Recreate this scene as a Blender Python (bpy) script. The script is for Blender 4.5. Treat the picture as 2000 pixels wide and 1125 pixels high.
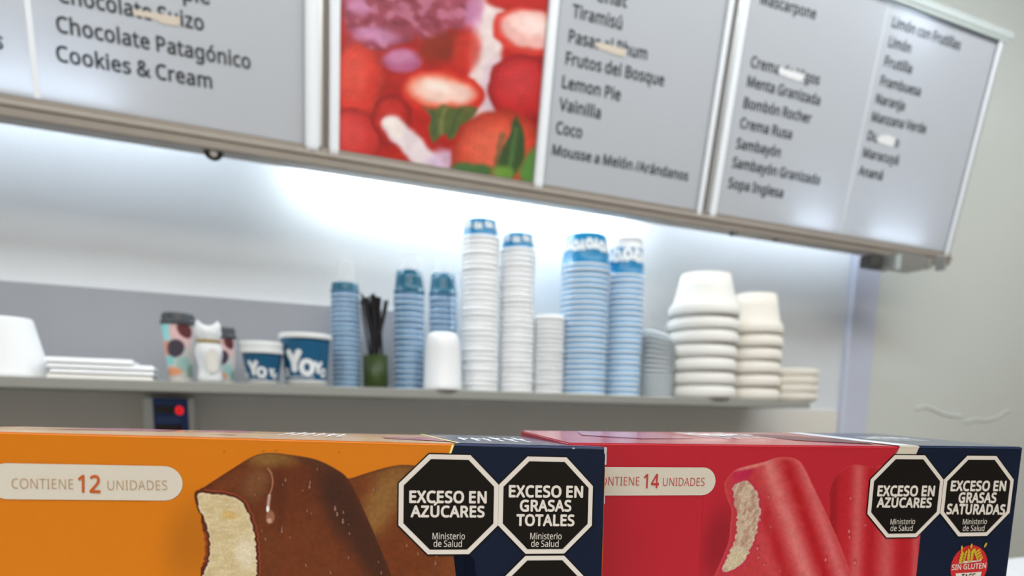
import bpy, bmesh, math, random
import numpy as np
from mathutils import Vector, Matrix
random.seed(7); rng = np.random.default_rng(7)
for o in list(bpy.data.objects): bpy.data.objects.remove(o, do_unlink=True)
SC = bpy.context.scene; COL = SC.collection
# ------------------------------------------------------------------ camera
F = 1315.0; PX, PY = 1000.0, 990.0; H = 1.30
RX = np.array([3045., -127., F]); RX /= np.linalg.norm(RX)
DN = np.array([-180., 9310., F]); DN -= DN.dot(RX) * RX; DN /= np.linalg.norm(DN)
RZ = -DN; RY = np.cross(RZ, RX); RY = RY if RY[2] > 0 else -RY
RM = np.array([RX, RY, RZ])                      # camera (x right, y down, z forward) -> world
cam = bpy.data.cameras.new('camera'); camo = bpy.data.objects.new('camera', cam); COL.objects.link(camo)
cr, cd, cf = RM[:, 0], RM[:, 1], RM[:, 2]
m = Matrix(((cr[0], -cd[0], -cf[0], 0), (cr[1], -cd[1], -cf[1], 0), (cr[2], -cd[2], -cf[2], H), (0, 0, 0, 1)))
camo.matrix_world = m
cam.sensor_width = 36; cam.lens = F / 2000 * 36
cam.shift_y = (PY - 562.5) / 2000; cam.shift_x = 0
cam.clip_start = 0.02; cam.clip_end = 30
cam.dof.use_dof = True; cam.dof.focus_distance = 0.335; cam.dof.aperture_fstop = 7.5
SC.camera = camo
# ------------------------------------------------------------------ world, lights, exposure
SC.view_settings.view_transform = 'Standard'; SC.view_settings.look = 'None'
SC.view_settings.exposure = 0.0; SC.view_settings.gamma = 1.0; SC.view_settings.use_curve_mapping = False
w = bpy.data.worlds.new('world'); SC.world = w; w.use_nodes = True
w.node_tree.nodes['Background'].inputs[0].default_value = (0.9, 0.95, 1, 1)
w.node_tree.nodes['Background'].inputs[1].default_value = 0.05
def area(name, loc, rot, sx, sy, power, col):
    l = bpy.data.lights.new(name, 'AREA'); l.shape = 'RECTANGLE'; l.size = sx; l.size_y = sy; l.energy = power; l.color = col
    o = bpy.data.objects.new(name, l); COL.objects.link(o); o.location = loc; o.rotation_euler = rot; return o
L_FRONT = area('shop_ceiling_light', (0.2, -1.2, 2.66), (0, 0, 0), 1.6, 1.0, 33, (1.0, 0.87, 0.70))
L_FILL = area('left_fill_light', (-0.6, 0.1, 2.66), (math.radians(25), 0, 0), 1.2, 0.4, 24, (0.90, 0.955, 1.0))  # cool fill added to lift the dark left side, no known fixture
L_SERVE = area('counter_ceiling_light', (1.5, 0.45, 2.66), (math.radians(25), 0, 0), 2.5, 0.4, 31, (0.90, 0.955, 1.0))
L_TUBE_W = 3.4

# ------------------------------------------------------------------ helpers
def ray(u, v): return RM @ np.array([u - PX, v - PY, F])
def P(u, v, y):                                   # a point of the photograph at distance y in front of the wall line
    r = ray(u, v); return r * (y / r[1]) + [0, 0, H]
def proj(p):
    c = (np.asarray(p, float) - [0, 0, H]) @ RM
    return PX + F * c[..., 0] / c[..., 2], PY + F * c[..., 1] / c[..., 2]
class Plane:
    def __init__(s, o, ex, ez):
        s.o = np.array(o, float); s.ex = np.array(ex, float); s.ez = np.array(ez, float); s.n = np.cross(s.ex, s.ez)   # n points to the viewer
    def inv(s, u, v):
        d = ray(u, v); c = np.array([0, 0, H]); t = s.n.dot(s.o - c) / s.n.dot(d); q = c + d * t - s.o
        return q.dot(s.ex), q.dot(s.ez)
    def pt(s, a, b, off=0.0): return s.o + a * s.ex + b * s.ez + off * s.n
    def px(s, u, v, off=0.0): a, b = s.inv(u, v); return s.pt(a, b, off)
def lin(c): c = c / 255.0; return c / 12.92 if c <= .04045 else ((c + .055) / 1.055) ** 2.4
def rgb(r, g, b): return (lin(r), lin(g), lin(b), 1)
def alb(r, g, b, wh=(238, 222, 198)):             # colour of the thing itself, given how white paper looks beside it
    return tuple(min(.92, lin(x) / lin(y) * .85) for x, y in zip((r, g, b), wh)) + (1,)
MATS = {}
def mat(name, col=(.8, .8, .8, 1), rough=.5, metal=0, spec=.5, emis=None, es=0, trans=0, alpha=1, noise=0, nscale=20, bump=0, bscale=80, vcol=False, translucent=0, coat=0):
    if name in MATS: return MATS[name]
    M = bpy.data.materials.new(name); M.use_nodes = True; nt = M.node_tree; b = nt.nodes['Principled BSDF']
    b.inputs['Base Color'].default_value = col; b.inputs['Roughness'].default_value = rough; b.inputs['Metallic'].default_value = metal
    b.inputs['Specular IOR Level'].default_value = spec; b.inputs['Transmission Weight'].default_value = trans; b.inputs['Alpha'].default_value = alpha
    b.inputs['Coat Weight'].default_value = coat
    if emis: b.inputs['Emission Color'].default_value = emis; b.inputs['Emission Strength'].default_value = es
    tc = nt.nodes.new('ShaderNodeTexCoord')
    if vcol:
        a = nt.nodes.new('ShaderNodeAttribute'); a.attribute_name = 'Col'; nt.links.new(a.outputs['Color'], b.inputs['Base Color'])
    elif noise:
        n = nt.nodes.new('ShaderNodeTexNoise'); n.inputs['Scale'].default_value = nscale; n.inputs['Detail'].default_value = 4
        nt.links.new(tc.outputs['Object'], n.inputs['Vector'])
        mx = nt.nodes.new('ShaderNodeMix'); mx.data_type = 'RGBA'
        mx.inputs[6].default_value = tuple(c * (1 - noise) for c in col[:3]) + (1,); mx.inputs[7].default_value = tuple(min(1, c * (1 + noise)) for c in col[:3]) + (1,)
        nt.links.new(n.outputs['Fac'], mx.inputs[0]); nt.links.new(mx.outputs[2], b.inputs['Base Color'])
    if bump:
        n = nt.nodes.new('ShaderNodeTexNoise'); n.inputs['Scale'].default_value = bscale; nt.links.new(tc.outputs['Object'], n.inputs['Vector'])
        bp = nt.nodes.new('ShaderNodeBump'); bp.inputs['Strength'].default_value = bump; bp.inputs['Distance'].default_value = .002
        nt.links.new(n.outputs['Fac'], bp.inputs['Height']); nt.links.new(bp.outputs['Normal'], b.inputs['Normal'])
    if translucent:
        t = nt.nodes.new('ShaderNodeBsdfTranslucent'); t.inputs['Color'].default_value = col
        ms = nt.nodes.new('ShaderNodeMixShader'); ms.inputs[0].default_value = translucent
        out = nt.nodes['Material Output']
        nt.links.new(b.outputs[0], ms.inputs[1]); nt.links.new(t.outputs[0], ms.inputs[2]); nt.links.new(ms.outputs[0], out.inputs['Surface'])
    MATS[name] = M; return M
def tag(o, label=None, cat=None, group=None, kind=None):
    if label: o['label'] = label
    if cat: o['category'] = cat
    if group: o['group'] = group
    if kind: o['kind'] = kind
    return o
def empty(name, loc, label, cat, group=None):
    o = bpy.data.objects.new(name, None); COL.objects.link(o); o.location = tuple(loc); o.empty_display_size = .02
    return tag(o, label, cat, group)
def rootloc(p):
    v = np.zeros(3)
    while p is not None: v = v + np.array(p.location); p = p.parent
    return v
def mk(name, V, Fc, mats, parent=None, mi=None, smooth=False, world=True):
    """mesh object from world coordinates; parented ones are stored relative to the parent"""
    V = np.asarray(V, float)
    if parent is not None and world: V = V - rootloc(parent)
    me = bpy.data.meshes.new(name); me.from_pydata([tuple(x) for x in V], [], [tuple(int(i) for i in f) for f in Fc]); me.update()
    for M in (mats if isinstance(mats, (list, tuple)) else [mats]): me.materials.append(M)
    if mi is not None:
        for p, i in zip(me.polygons, mi): p.material_index = i
    if smooth: me.polygons.foreach_set('use_smooth', [True] * len(me.polygons))
    o = bpy.data.objects.new(name, me); COL.objects.link(o)
    if parent is not None: o.parent = parent
    return o
def bevel(o, wd, seg=2):
    bm = bmesh.new(); bm.from_mesh(o.data)
    bmesh.ops.bevel(bm, geom=bm.edges[:], offset=wd, segments=seg, affect='EDGES', profile=.5, clamp_overlap=True)
    bmesh.ops.recalc_face_normals(bm, faces=bm.faces[:])
    bm.to_mesh(o.data); bm.free(); return o
BF = [(0, 1, 2, 3), (7, 6, 5, 4), (0, 4, 5, 1), (1, 5, 6, 2), (2, 6, 7, 3), (3, 7, 4, 0)]
def box(name, lo, hi, M, parent=None, bev=0):
    (a, b, c), (d, e, f) = lo, hi
    V = [(a, b, c), (a, e, c), (d, e, c), (d, b, c), (a, b, f), (a, e, f), (d, e, f), (d, b, f)]
    o = mk(name, V, BF, M, parent)
    return bevel(o, bev) if bev else o
def pslab(name, pl, a0, a1, b0, b1, off0, off1, M, parent=None, bev=0):
    V = [pl.pt(a, b, t) for t in (off0, off1) for a, b in ((a0, b0), (a1, b0), (a1, b1), (a0, b1))]
    o = mk(name, V, [(3, 2, 1, 0), (4, 5, 6, 7), (0, 1, 5, 4), (1, 2, 6, 5), (2, 3, 7, 6), (3, 0, 4, 7)], M, parent)
    return bevel(o, bev) if bev else o
def ppoly(name, pl, pts, off, M, parent=None, thick=0.0, local=False):
    """flat print: polygon given by points on the plane"""
    ab = [p if local else pl.inv(*p) for p in pts]; n = len(ab)
    ar = sum(ab[i][0] * ab[(i + 1) % n][1] - ab[(i + 1) % n][0] * ab[i][1] for i in range(n))
    if ar < 0: ab = ab[::-1]
    V = [pl.pt(a, b, off) for a, b in ab]
    bm = bmesh.new(); vs = [bm.verts.new(v) for v in V]; bm.faces.new(vs); bmesh.ops.triangulate(bm, faces=bm.faces[:])
    VV = [tuple(v.co) for v in bm.verts]; FF = [[v.index for v in f.verts] for f in bm.faces]
    bm.verts.index_update(); FF = [[v.index for v in f.verts] for f in bm.faces]; bm.free()
    return mk(name, VV, FF, M, parent)
# letter outlines: character -> [advance, outline, outline, ...] in thousandths
GLYPH = {"&":[587,[244,581,284,578,318,567,345,549,366,524,378,494,383,458,374,411,350,372,313,338,268,308,423,159,442,186,457,216,479,286,550,286,536,237,518,191,496,150,468,114,585,0,490,0,420,67,394,46,366,28,336,13,303,2,265,-6,223,-8,171,-4,127,10,91,32,65,63,48,102,43,149,46,187,57,220,75,248,100,273,131,296,166,318,133,358,118,379,107,403,99,429,96,456,101,493,114,524,135,548,165,567,201,578],[209,273,159,239,141,221,128,201,119,178,116,152,124,112,146,81,181,61,225,55,273,59,314,71,347,90,375,111],[241,524,211,519,186,506,171,485,165,457,169,429,180,404,199,378,225,350,265,376,292,401,308,428,313,458,308,484,294,505,271,519]],"/":[298,[290,573,77,0,8,0,221,573]],"0":[459,[419,287,418,242,415,201,409,163,395,112,376,70,349,37,316,12,276,-3,229,-8,170,1,122,27,86,70,60,129,48,176,42,229,39,287,41,346,48,399,58,446,83,504,119,547,167,573,229,581,287,573,335,547,372,504,399,446,410,399,417,346],[110,287,111,238,115,194,121,156,137,111,159,78,190,59,229,52,268,59,298,78,320,110,336,156,343,194,347,238,348,287,347,336,343,380,336,417,320,463,298,495,268,515,229,521,190,515,159,495,137,463,121,417,115,380,111,336]],"1":[459,[285,0,216,0,216,400,216,439,217,470,219,499,196,477,169,455,108,405,71,452,226,573,285,573]],"2":[459,[417,0,38,0,38,59,188,210,261,287,287,320,306,353,318,387,322,424,315,466,294,496,261,514,221,520,181,517,147,506,115,489,83,466,45,513,94,548,122,561,153,572,186,578,221,581,270,576,313,562,347,540,372,510,388,472,394,428,389,385,375,344,353,305,324,267,247,185,128,67,128,64,417,64]],"4":[459,[443,130,359,130,359,0,291,0,291,130,17,130,17,190,286,576,359,576,359,193,443,193],[291,374,291,412,293,444,294,474,295,500,292,500,276,468,257,438,86,193,291,193]],"A":[512,[437,0,368,177,141,177,73,0,0,0,224,575,289,575,512,0],[282,415,274,438,263,473,255,500,247,468,238,438,230,415,165,241,346,241]],"B":[521,[241,573,307,569,361,558,404,541,434,515,453,478,459,431,456,399,446,371,431,347,409,328,382,313,350,304,350,300,384,292,415,279,441,261,461,236,474,203,478,163,472,115,454,74,425,42,385,19,337,5,279,0,78,0,78,573],[256,329,318,335,357,352,377,382,384,423,376,463,351,490,308,506,245,511,150,511,150,329],[150,269,150,61,265,61,330,68,371,91,394,125,401,168,398,197,388,221,370,241,344,256,307,266,260,269]],"C":[507,[323,517,280,513,241,502,206,482,178,456,155,423,139,383,129,337,125,286,128,241,135,200,147,164,175,117,213,83,262,62,322,55,359,57,394,62,460,78,460,15,427,5,393,-2,356,-7,312,-8,257,-4,208,8,166,28,130,56,101,90,78,131,62,178,52,230,49,287,51,329,57,369,67,406,89,456,120,499,159,534,206,559,261,575,324,581,367,578,409,572,448,561,482,547,453,486,394,508,360,515]],"D":[585,[536,292,533,231,521,177,501,131,474,91,439,58,399,33,351,15,297,4,237,0,78,0,78,573,254,573,309,569,359,558,404,540,443,516,476,484,502,446,521,401,533,350],[460,289,457,337,449,379,435,415,404,457,361,487,308,505,244,511,150,511,150,62,228,62,299,68,357,87,402,119,434,164,454,220]],"E":[446,[398,0,78,0,78,573,398,573,398,509,150,509,150,330,383,330,383,268,150,268,150,63,398,63]],"F":[416,[150,0,78,0,78,573,398,573,398,509,150,509,150,306,383,306,383,243,150,243]],"G":[584,[326,302,524,302,524,22,478,8,431,-1,380,-6,323,-8,267,-4,217,8,173,28,136,55,105,89,81,130,63,176,52,229,49,286,53,343,65,395,84,442,111,482,145,517,186,544,233,564,286,577,346,581,392,578,437,572,478,561,516,547,489,484,457,497,421,508,382,515,342,517,298,514,259,505,225,489,181,455,150,409,136,373,127,332,124,286,127,243,134,202,146,166,175,119,216,84,251,68,292,58,340,55,404,59,452,68,452,238,326,238]],"H":[594,[516,0,443,0,443,267,150,267,150,0,78,0,78,573,150,573,150,330,443,330,443,573,516,573]],"I":[272,[239,0,32,0,32,42,99,57,99,515,32,531,32,573,239,573,239,531,172,515,172,57,239,42]],"L":[420,[78,0,78,573,150,573,150,64,400,64,400,0]],"M":[727,[330,0,142,502,139,502,142,461,144,407,144,347,144,0,78,0,78,573,184,573,361,103,364,103,544,573,650,573,650,0,578,0,578,352,579,408,581,460,584,501,581,501,390,0]],"N":[609,[532,0,447,0,141,476,138,476,141,432,143,378,144,320,144,0,78,0,78,573,161,573,467,99,470,99,468,137,466,193,464,249,464,573,532,573]],"O":[626,[577,287,576,244,570,204,561,166,540,116,510,73,473,38,428,13,375,-3,314,-8,251,-3,196,13,151,39,114,73,85,116,65,167,56,204,51,245,49,288,52,344,62,396,78,442,100,482,130,517,166,545,208,565,258,577,314,581,369,577,417,565,459,545,495,517,524,483,547,442,564,396,574,344],[125,287,127,241,134,200,145,163,171,117,207,83,255,62,314,55,373,62,420,83,456,117,481,163,492,200,499,241,501,287,496,354,481,411,456,457,421,491,373,511,314,518,255,511,207,490,171,457,145,411,134,374,127,333]],"P":[485,[229,573,297,568,352,553,393,528,421,495,439,454,444,404,441,370,433,336,417,306,395,278,364,255,324,238,275,227,216,223,150,223,150,0,78,0,78,573],[223,511,150,511,150,285,208,285,258,288,298,296,330,311,352,334,365,363,370,401,361,449,334,484,289,504]],"R":[499,[236,573,301,568,353,555,393,532,422,500,439,460,444,410,440,368,427,334,408,306,385,285,358,269,330,257,487,0,403,0,264,237,150,237,150,0,78,0,78,573],[232,510,150,510,150,298,236,298,296,304,338,325,362,359,370,407,366,440,355,467,336,486,310,500,275,507]],"S":[440,[403,153,396,106,378,66,348,35,307,11,257,-3,198,-8,137,-5,83,4,41,19,41,88,73,76,113,65,156,57,201,55,240,57,273,66,298,79,316,98,327,120,330,147,327,173,318,194,302,213,277,230,242,247,196,265,131,294,106,311,85,330,69,351,57,375,50,403,48,435,54,477,71,513,99,542,136,563,180,576,231,581,276,578,318,572,355,562,389,549,366,487,302,508,266,515,229,517,196,515,169,507,148,494,133,478,124,457,121,434,124,407,133,386,149,367,172,351,204,335,246,318,293,299,332,279,362,255,385,228,398,194]],"T":[446,[259,0,187,0,187,509,8,509,8,573,437,573,437,509,259,509]],"U":[586,[513,202,507,146,489,95,459,52,416,20,380,4,338,-5,290,-8,225,-2,171,18,128,50,97,93,78,144,72,204,72,573,144,573,144,201,154,139,182,93,228,64,294,55,342,59,379,73,407,96,427,126,438,161,442,202,442,573,513,573]],"V":[481,[481,573,277,0,204,0,0,573,75,573,204,205,220,160,231,119,241,80,250,119,262,161,277,207,405,573]],"X":[470,[467,0,385,0,233,249,79,0,3,0,193,298,15,573,95,573,236,348,377,573,453,573,276,300]],"Y":[454,[227,291,376,573,454,573,263,222,263,0,191,0,191,219,0,573,79,573]],"Z":[459,[427,0,30,0,30,55,332,508,40,508,40,573,419,573,419,518,118,64,427,64]],"a":[450,[231,437,279,433,318,422,347,403,376,358,385,293,385,0,334,0,320,61,317,61,298,40,279,22,258,9,234,-1,206,-6,172,-8,136,-5,103,6,75,23,55,48,41,80,37,119,50,176,87,219,127,238,179,251,243,257,316,259,316,285,310,330,293,359,265,375,227,380,194,378,163,370,106,347,84,400,115,414,151,426,190,434],[252,208,184,200,141,182,118,155,110,119,115,87,132,66,157,53,188,49,238,56,279,79,306,117,315,172,315,210]],"b":[493,[139,461,138,410,135,373,139,373,161,398,189,419,226,432,272,437,322,431,365,412,401,381,428,338,444,283,449,215,447,168,439,127,427,91,400,48,365,17,322,-2,272,-8,226,-3,189,10,161,31,139,55,133,55,119,0,68,0,68,609,139,609],[260,379,219,374,188,361,165,339,150,308,142,268,139,217,139,214,142,165,150,125,165,93,202,61,261,51,312,61,348,93,363,126,373,166,376,216,373,265,363,306,348,338,311,368]],"c":[385,[241,-8,187,-2,139,15,99,45,69,87,55,123,47,165,44,213,47,262,56,305,71,342,102,385,142,415,191,432,245,438,278,436,309,431,336,424,358,415,337,356,292,370,244,376,204,371,172,358,148,335,131,303,120,263,117,213,120,166,131,126,148,94,172,71,202,58,240,53,273,55,302,60,351,78,351,15,328,5,304,-2,275,-7]],"d":[493,[221,-8,171,-2,128,17,92,48,65,91,49,146,44,214,49,282,66,338,93,381,128,413,171,432,221,438,253,436,280,429,303,420,323,407,340,391,354,374,359,374,356,405,354,438,354,609,425,609,425,0,368,0,358,58,354,58,340,40,323,24,303,11,279,1,252,-6],[232,51,290,60,328,88,348,135,355,200,355,213,352,263,343,304,329,336,291,369,231,379,181,368,146,334,130,300,120,260,117,213,120,165,130,125,146,93,181,61]],"e":[452,[234,438,286,432,329,414,364,385,390,346,406,299,411,244,411,201,117,201,127,137,154,90,197,62,254,52,293,54,327,60,392,82,392,20,359,8,327,-1,292,-6,251,-8,194,-2,143,17,101,48,70,91,56,126,47,167,44,212,47,257,55,297,68,333,96,378,134,411,181,431],[233,380,188,372,154,348,130,309,119,257,338,257,335,292,326,322,312,346,292,364,266,376]],"g":[493,[221,438,261,434,297,422,329,402,355,373,359,373,369,430,425,430,425,-7,420,-63,404,-109,378,-146,341,-172,293,-187,233,-192,188,-191,147,-186,110,-177,78,-165,78,-100,111,-114,149,-125,191,-132,237,-134,286,-126,324,-101,347,-63,355,-13,355,4,356,32,358,57,354,57,329,28,299,8,263,-4,221,-8,170,-2,126,18,91,51,65,95,49,149,44,214,49,278,65,332,91,377,126,411,169,431],[230,379,197,374,169,359,147,336,130,303,120,262,117,213,120,165,130,124,146,92,182,60,232,50,262,52,288,58,309,69,326,85,340,105,349,131,354,161,356,197,356,214,353,267,343,309,326,340,302,362,270,374]],"h":[496,[139,431,138,399,135,370,140,370,155,391,174,407,196,420,221,429,247,435,273,437,321,433,360,421,391,400,413,370,426,330,431,280,431,0,361,0,361,275,355,321,338,353,308,372,265,379,222,374,189,360,166,338,150,308,142,269,139,222,139,0,68,0,68,609,139,609]],"i":[207,[139,430,139,0,68,0,68,430],[104,591,119,588,133,580,142,566,145,546,142,526,133,512,119,504,104,501,88,504,75,512,66,526,63,546,66,566,75,580,88,588]],"j":[207,[18,-192,-18,-190,-44,-183,-44,-126,-19,-132,9,-134,32,-130,51,-120,64,-100,68,-67,68,430,139,430,139,-64,136,-101,126,-133,110,-159,87,-177,56,-189],[63,546,66,566,75,580,88,588,104,591,119,588,133,580,142,566,145,546,142,526,133,512,119,504,104,501,88,504,75,512,66,526]],"k":[428,[138,291,137,257,135,221,138,221,152,240,172,264,189,285,326,430,409,430,235,246,421,0,336,0,187,200,138,158,138,0,68,0,68,609,138,609]],"l":[207,[139,0,68,0,68,609,139,609]],"m":[750,[540,438,603,429,649,401,669,371,681,330,685,280,685,0,615,0,615,277,610,321,594,353,567,372,528,379,474,369,438,342,418,298,411,237,411,0,342,0,342,277,339,308,332,333,320,353,303,367,281,376,253,379,215,374,185,360,164,338,150,308,141,269,139,223,139,0,68,0,68,430,125,430,136,371,140,371,155,392,173,409,194,422,217,431,241,436,266,438,312,433,349,420,378,398,398,366,402,366,427,398,461,420,499,433]],"n":[496,[275,438,322,434,361,421,391,401,413,371,426,330,431,280,431,0,361,0,361,275,355,321,338,353,308,372,265,379,204,368,166,338,146,289,139,223,139,0,68,0,68,430,125,430,136,371,140,371,156,392,175,409,198,422,222,431,248,436]],"o":[485,[442,216,438,165,428,121,411,82,388,51,359,25,324,7,285,-4,241,-8,200,-4,163,7,129,25,100,51,77,82,59,121,48,165,44,216,47,261,55,301,68,336,97,380,137,412,186,431,244,438,299,431,347,412,387,380,417,336,431,301,439,261],[117,216,120,169,130,128,147,95,172,71,203,56,243,51,282,56,314,71,339,95,356,128,366,169,369,216,365,263,355,303,338,335,314,359,282,374,242,379,185,368,147,335,130,303,120,263]],"p":[493,[273,438,322,432,365,413,401,383,428,339,444,284,449,216,447,170,439,129,427,93,401,49,365,17,322,-2,272,-8,241,-6,213,1,190,11,170,24,139,55,134,55,137,20,139,-16,139,-192,68,-192,68,430,126,430,136,371,139,371,153,389,170,405,189,419,213,429,240,436],[260,379,221,374,190,362,167,342,152,313,142,275,139,229,139,216,142,167,150,126,165,93,188,70,220,55,261,51,297,56,326,72,348,98,364,131,373,171,376,217,373,262,363,302,348,334,311,367]],"q":[493,[354,-9,355,25,358,58,354,58,332,32,303,11,266,-3,219,-8,170,-2,128,17,93,48,66,91,49,146,44,214,47,261,54,302,67,338,93,381,129,413,172,432,221,438,267,433,304,419,333,397,355,371,358,371,369,430,425,430,425,-192,354,-192],[233,51,272,55,304,67,327,87,342,116,352,153,355,199,355,213,352,263,343,305,328,337,290,369,231,379,181,368,145,334,130,300,120,260,117,213,120,165,130,126,146,93,182,61]],"r":[331,[269,438,295,437,319,433,310,368,287,372,264,374,240,371,217,363,195,351,176,334,161,313,149,289,141,261,139,229,139,0,68,0,68,430,126,430,134,351,137,351,152,374,170,395,191,413,214,426,240,435]],"s":[384,[348,119,343,80,327,49,302,24,268,6,226,-4,176,-8,135,-6,99,-1,68,8,42,19,42,83,104,60,141,52,178,49,224,53,256,66,274,86,280,112,278,128,271,141,259,154,239,167,174,196,103,228,76,245,57,266,45,292,41,324,52,372,85,408,118,425,157,435,202,438,240,436,275,430,308,421,339,409,315,353,258,372,228,378,197,380,159,377,131,366,114,350,108,328,111,312,119,298,133,286,154,274,219,246,289,215,314,197,333,176,344,150]],"t":[289,[212,50,245,53,272,59,272,5,240,-4,200,-8,167,-5,138,4,112,20,91,44,78,79,74,125,74,375,13,375,13,409,75,437,103,528,144,528,144,430,269,430,269,375,144,375,144,127,149,93,163,69,185,54]],"u":[496,[427,430,427,0,370,0,359,57,356,57,340,36,321,20,298,8,273,-1,247,-6,220,-8,173,-4,134,8,103,29,81,59,68,99,63,148,63,430,135,430,135,153,141,108,158,76,188,57,230,51,273,55,306,69,330,91,345,121,354,160,357,206,357,430]],"y":[409,[1,430,76,430,169,185,184,144,196,105,205,68,209,68,224,121,245,186,333,430,409,430,224,-59,207,-97,188,-130,165,-156,138,-176,106,-188,67,-192,34,-190,9,-186,9,-130,30,-133,56,-135,79,-132,99,-126,116,-114,130,-99,142,-80,152,-59,174,-2]],"z":[377,[346,0,31,0,31,47,262,375,45,375,45,430,340,430,340,377,112,55,346,55]],"Ú":[586,[513,202,507,146,489,95,459,52,416,20,380,4,338,-5,290,-8,225,-2,171,18,128,50,97,93,78,144,72,204,72,573,144,573,144,201,154,139,182,93,228,64,294,55,342,59,379,73,407,96,427,126,438,161,442,202,442,573,513,573],[412,749,391,722,361,688,328,656,298,629,251,629,251,638,277,674,305,717,327,757,412,757]],"á":[450,[231,437,279,433,318,422,347,403,376,358,385,293,385,0,334,0,320,61,317,61,298,40,279,22,258,9,234,-1,206,-6,172,-8,136,-5,103,6,75,23,55,48,41,80,37,119,50,176,87,219,127,238,179,251,243,257,316,259,316,285,310,330,293,359,265,375,227,380,194,378,163,370,106,347,84,400,115,414,151,426,190,434],[252,208,184,200,141,182,118,155,110,119,115,87,132,66,157,53,188,49,238,56,279,79,306,117,315,172,315,210],[344,606,323,579,293,546,260,513,229,486,183,486,183,496,209,532,237,575,259,614,344,614]],"ó":[485,[442,216,438,165,428,121,411,82,388,51,359,25,324,7,285,-4,241,-8,200,-4,163,7,129,25,100,51,77,82,59,121,48,165,44,216,47,261,55,301,68,336,97,380,137,412,186,431,244,438,299,431,347,412,387,380,417,336,431,301,439,261],[117,216,120,169,130,128,147,95,172,71,203,56,243,51,282,56,314,71,339,95,356,128,366,169,369,216,365,263,355,303,338,335,314,359,282,374,242,379,185,368,147,335,130,303,120,263],[362,606,341,579,311,546,278,513,247,486,200,486,200,496,227,532,254,575,277,614,362,614]],"ú":[496,[427,430,427,0,370,0,359,57,356,57,340,36,321,20,298,8,273,-1,247,-6,220,-8,173,-4,134,8,103,29,81,59,68,99,63,148,63,430,135,430,135,153,141,108,158,76,188,57,230,51,273,55,306,69,330,91,345,121,354,160,357,206,357,430],[366,606,346,579,316,546,283,513,252,486,205,486,205,496,231,532,259,575,281,614,366,614]]}
_tc = {}
def text_mesh(s, bold=0.0):
    k = (s, bold)
    if k in _tc: return _tc[k]
    def build(sg):
        cu = bpy.data.curves.new('t', 'CURVE'); cu.dimensions = '2D'; cu.fill_mode = 'FRONT'; cu.offset = min(0, bold) * sg; x = 0
        for ch in s:
            if ch == ' ': x += .19; continue
            g = GLYPH[ch]
            for L in g[1:]:
                n = len(L) // 2; sp = cu.splines.new('POLY'); sp.points.add(n - 1); sp.use_cyclic_u = True
                for q in range(n): sp.points[q].co = (x + L[2 * q] / 1000, L[2 * q + 1] / 1000, 0, 1)
            x += g[0] / 1000 + max(0, bold) * .6
        o = bpy.data.objects.new('t', cu); COL.objects.link(o)
        dg = bpy.context.evaluated_depsgraph_get(); dg.update()
        me = bpy.data.meshes.new_from_object(o.evaluated_get(dg))
        V = np.array([tuple(v.co) for v in me.vertices]).reshape(-1, 3); FF = [tuple(p.vertices) for p in me.polygons]
        bpy.data.objects.remove(o, do_unlink=True); bpy.data.curves.remove(cu); bpy.data.meshes.remove(me); return V, FF
    V, FF = build(SIGN)
    if bold > 0:                                  # heavier weight: the outline thickened all round
        n = len(V); B_ = [V + [bold * .85 * math.cos(t), bold * .85 * math.sin(t), (q_ + 1) * 4e-6] for q_, t in enumerate(np.arange(8) * math.pi / 4)]
        FF = FF + [tuple(v + n * (q + 1) for v in f) for q in range(8) for f in FF]; V = np.concatenate([V] + B_)
    V[:, 0] -= V[:, 0].min()
    _tc[k] = (V, FF); return _tc[k]
SIGN = 1
_a = text_mesh('N', -.02)[0][:, 1].max(); SIGN = 1 if _a < text_mesh('N')[0][:, 1].max() else -1; _tc.clear()
CAPH = text_mesh('H')[0][:, 1].max()
def ptext(name, pl, s, a0, b0, a1, b1, h, off, M, parent, bold=.02, shear=0):
    """lettering on a plane, from baseline start to baseline end, capital height h"""
    V, FF = text_mesh(s, bold); wd = V[:, 0].max(); L = math.hypot(a1 - a0, b1 - b0); ca, sa = (a1 - a0) / L, (b1 - b0) / L
    x = V[:, 0] / wd * L; y = V[:, 1] / CAPH * h; x = x + shear * y
    W = [pl.pt(a0 + p * ca - q * sa, b0 + p * sa + q * ca, off + z) for p, q, z in zip(x, y, V[:, 2])]
    return mk(name, W, FF, M, parent)
def lathe(prof, seg=40, cap0=False, cap1=False):
    V = []; FF = []; n = len(prof)
    for r, z in prof:
        for i in range(seg):
            t = 2 * math.pi * i / seg; V.append((r * math.cos(t), r * math.sin(t), z))
    for j in range(n - 1):
        for i in range(seg):
            a = j * seg + i; b = j * seg + (i + 1) % seg; FF.append((a, b, b + seg, a + seg))
    if cap0: FF.append(tuple(range(seg))[::-1])
    if cap1: FF.append(tuple((n - 1) * seg + i for i in range(seg)))
    return V, FF
def tube(name, pts, r, M, parent=None, seg=8):
    pts = [np.array(p, float) for p in pts]; V = []; FF = []
    for i, p in enumerate(pts):
        d = pts[min(i + 1, len(pts) - 1)] - pts[max(i - 1, 0)]; d /= np.linalg.norm(d)
        a = np.cross(d, [0, 0, 1.0]) if abs(d[2]) < .9 else np.cross(d, [1.0, 0, 0]); a /= np.linalg.norm(a); b = np.cross(d, a)
        for k in range(seg):
            t = 2 * math.pi * k / seg; V.append(p + r * (math.cos(t) * a + math.sin(t) * b))
    for i in range(len(pts) - 1):
        for k in range(seg): FF.append((i * seg + k, i * seg + (k + 1) % seg, (i + 1) * seg + (k + 1) % seg, (i + 1) * seg + k))
    FF.append(tuple(range(seg))[::-1]); FF.append(tuple((len(pts) - 1) * seg + k for k in range(seg)))
    return mk(name, V, FF, M, parent, smooth=False)
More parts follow.
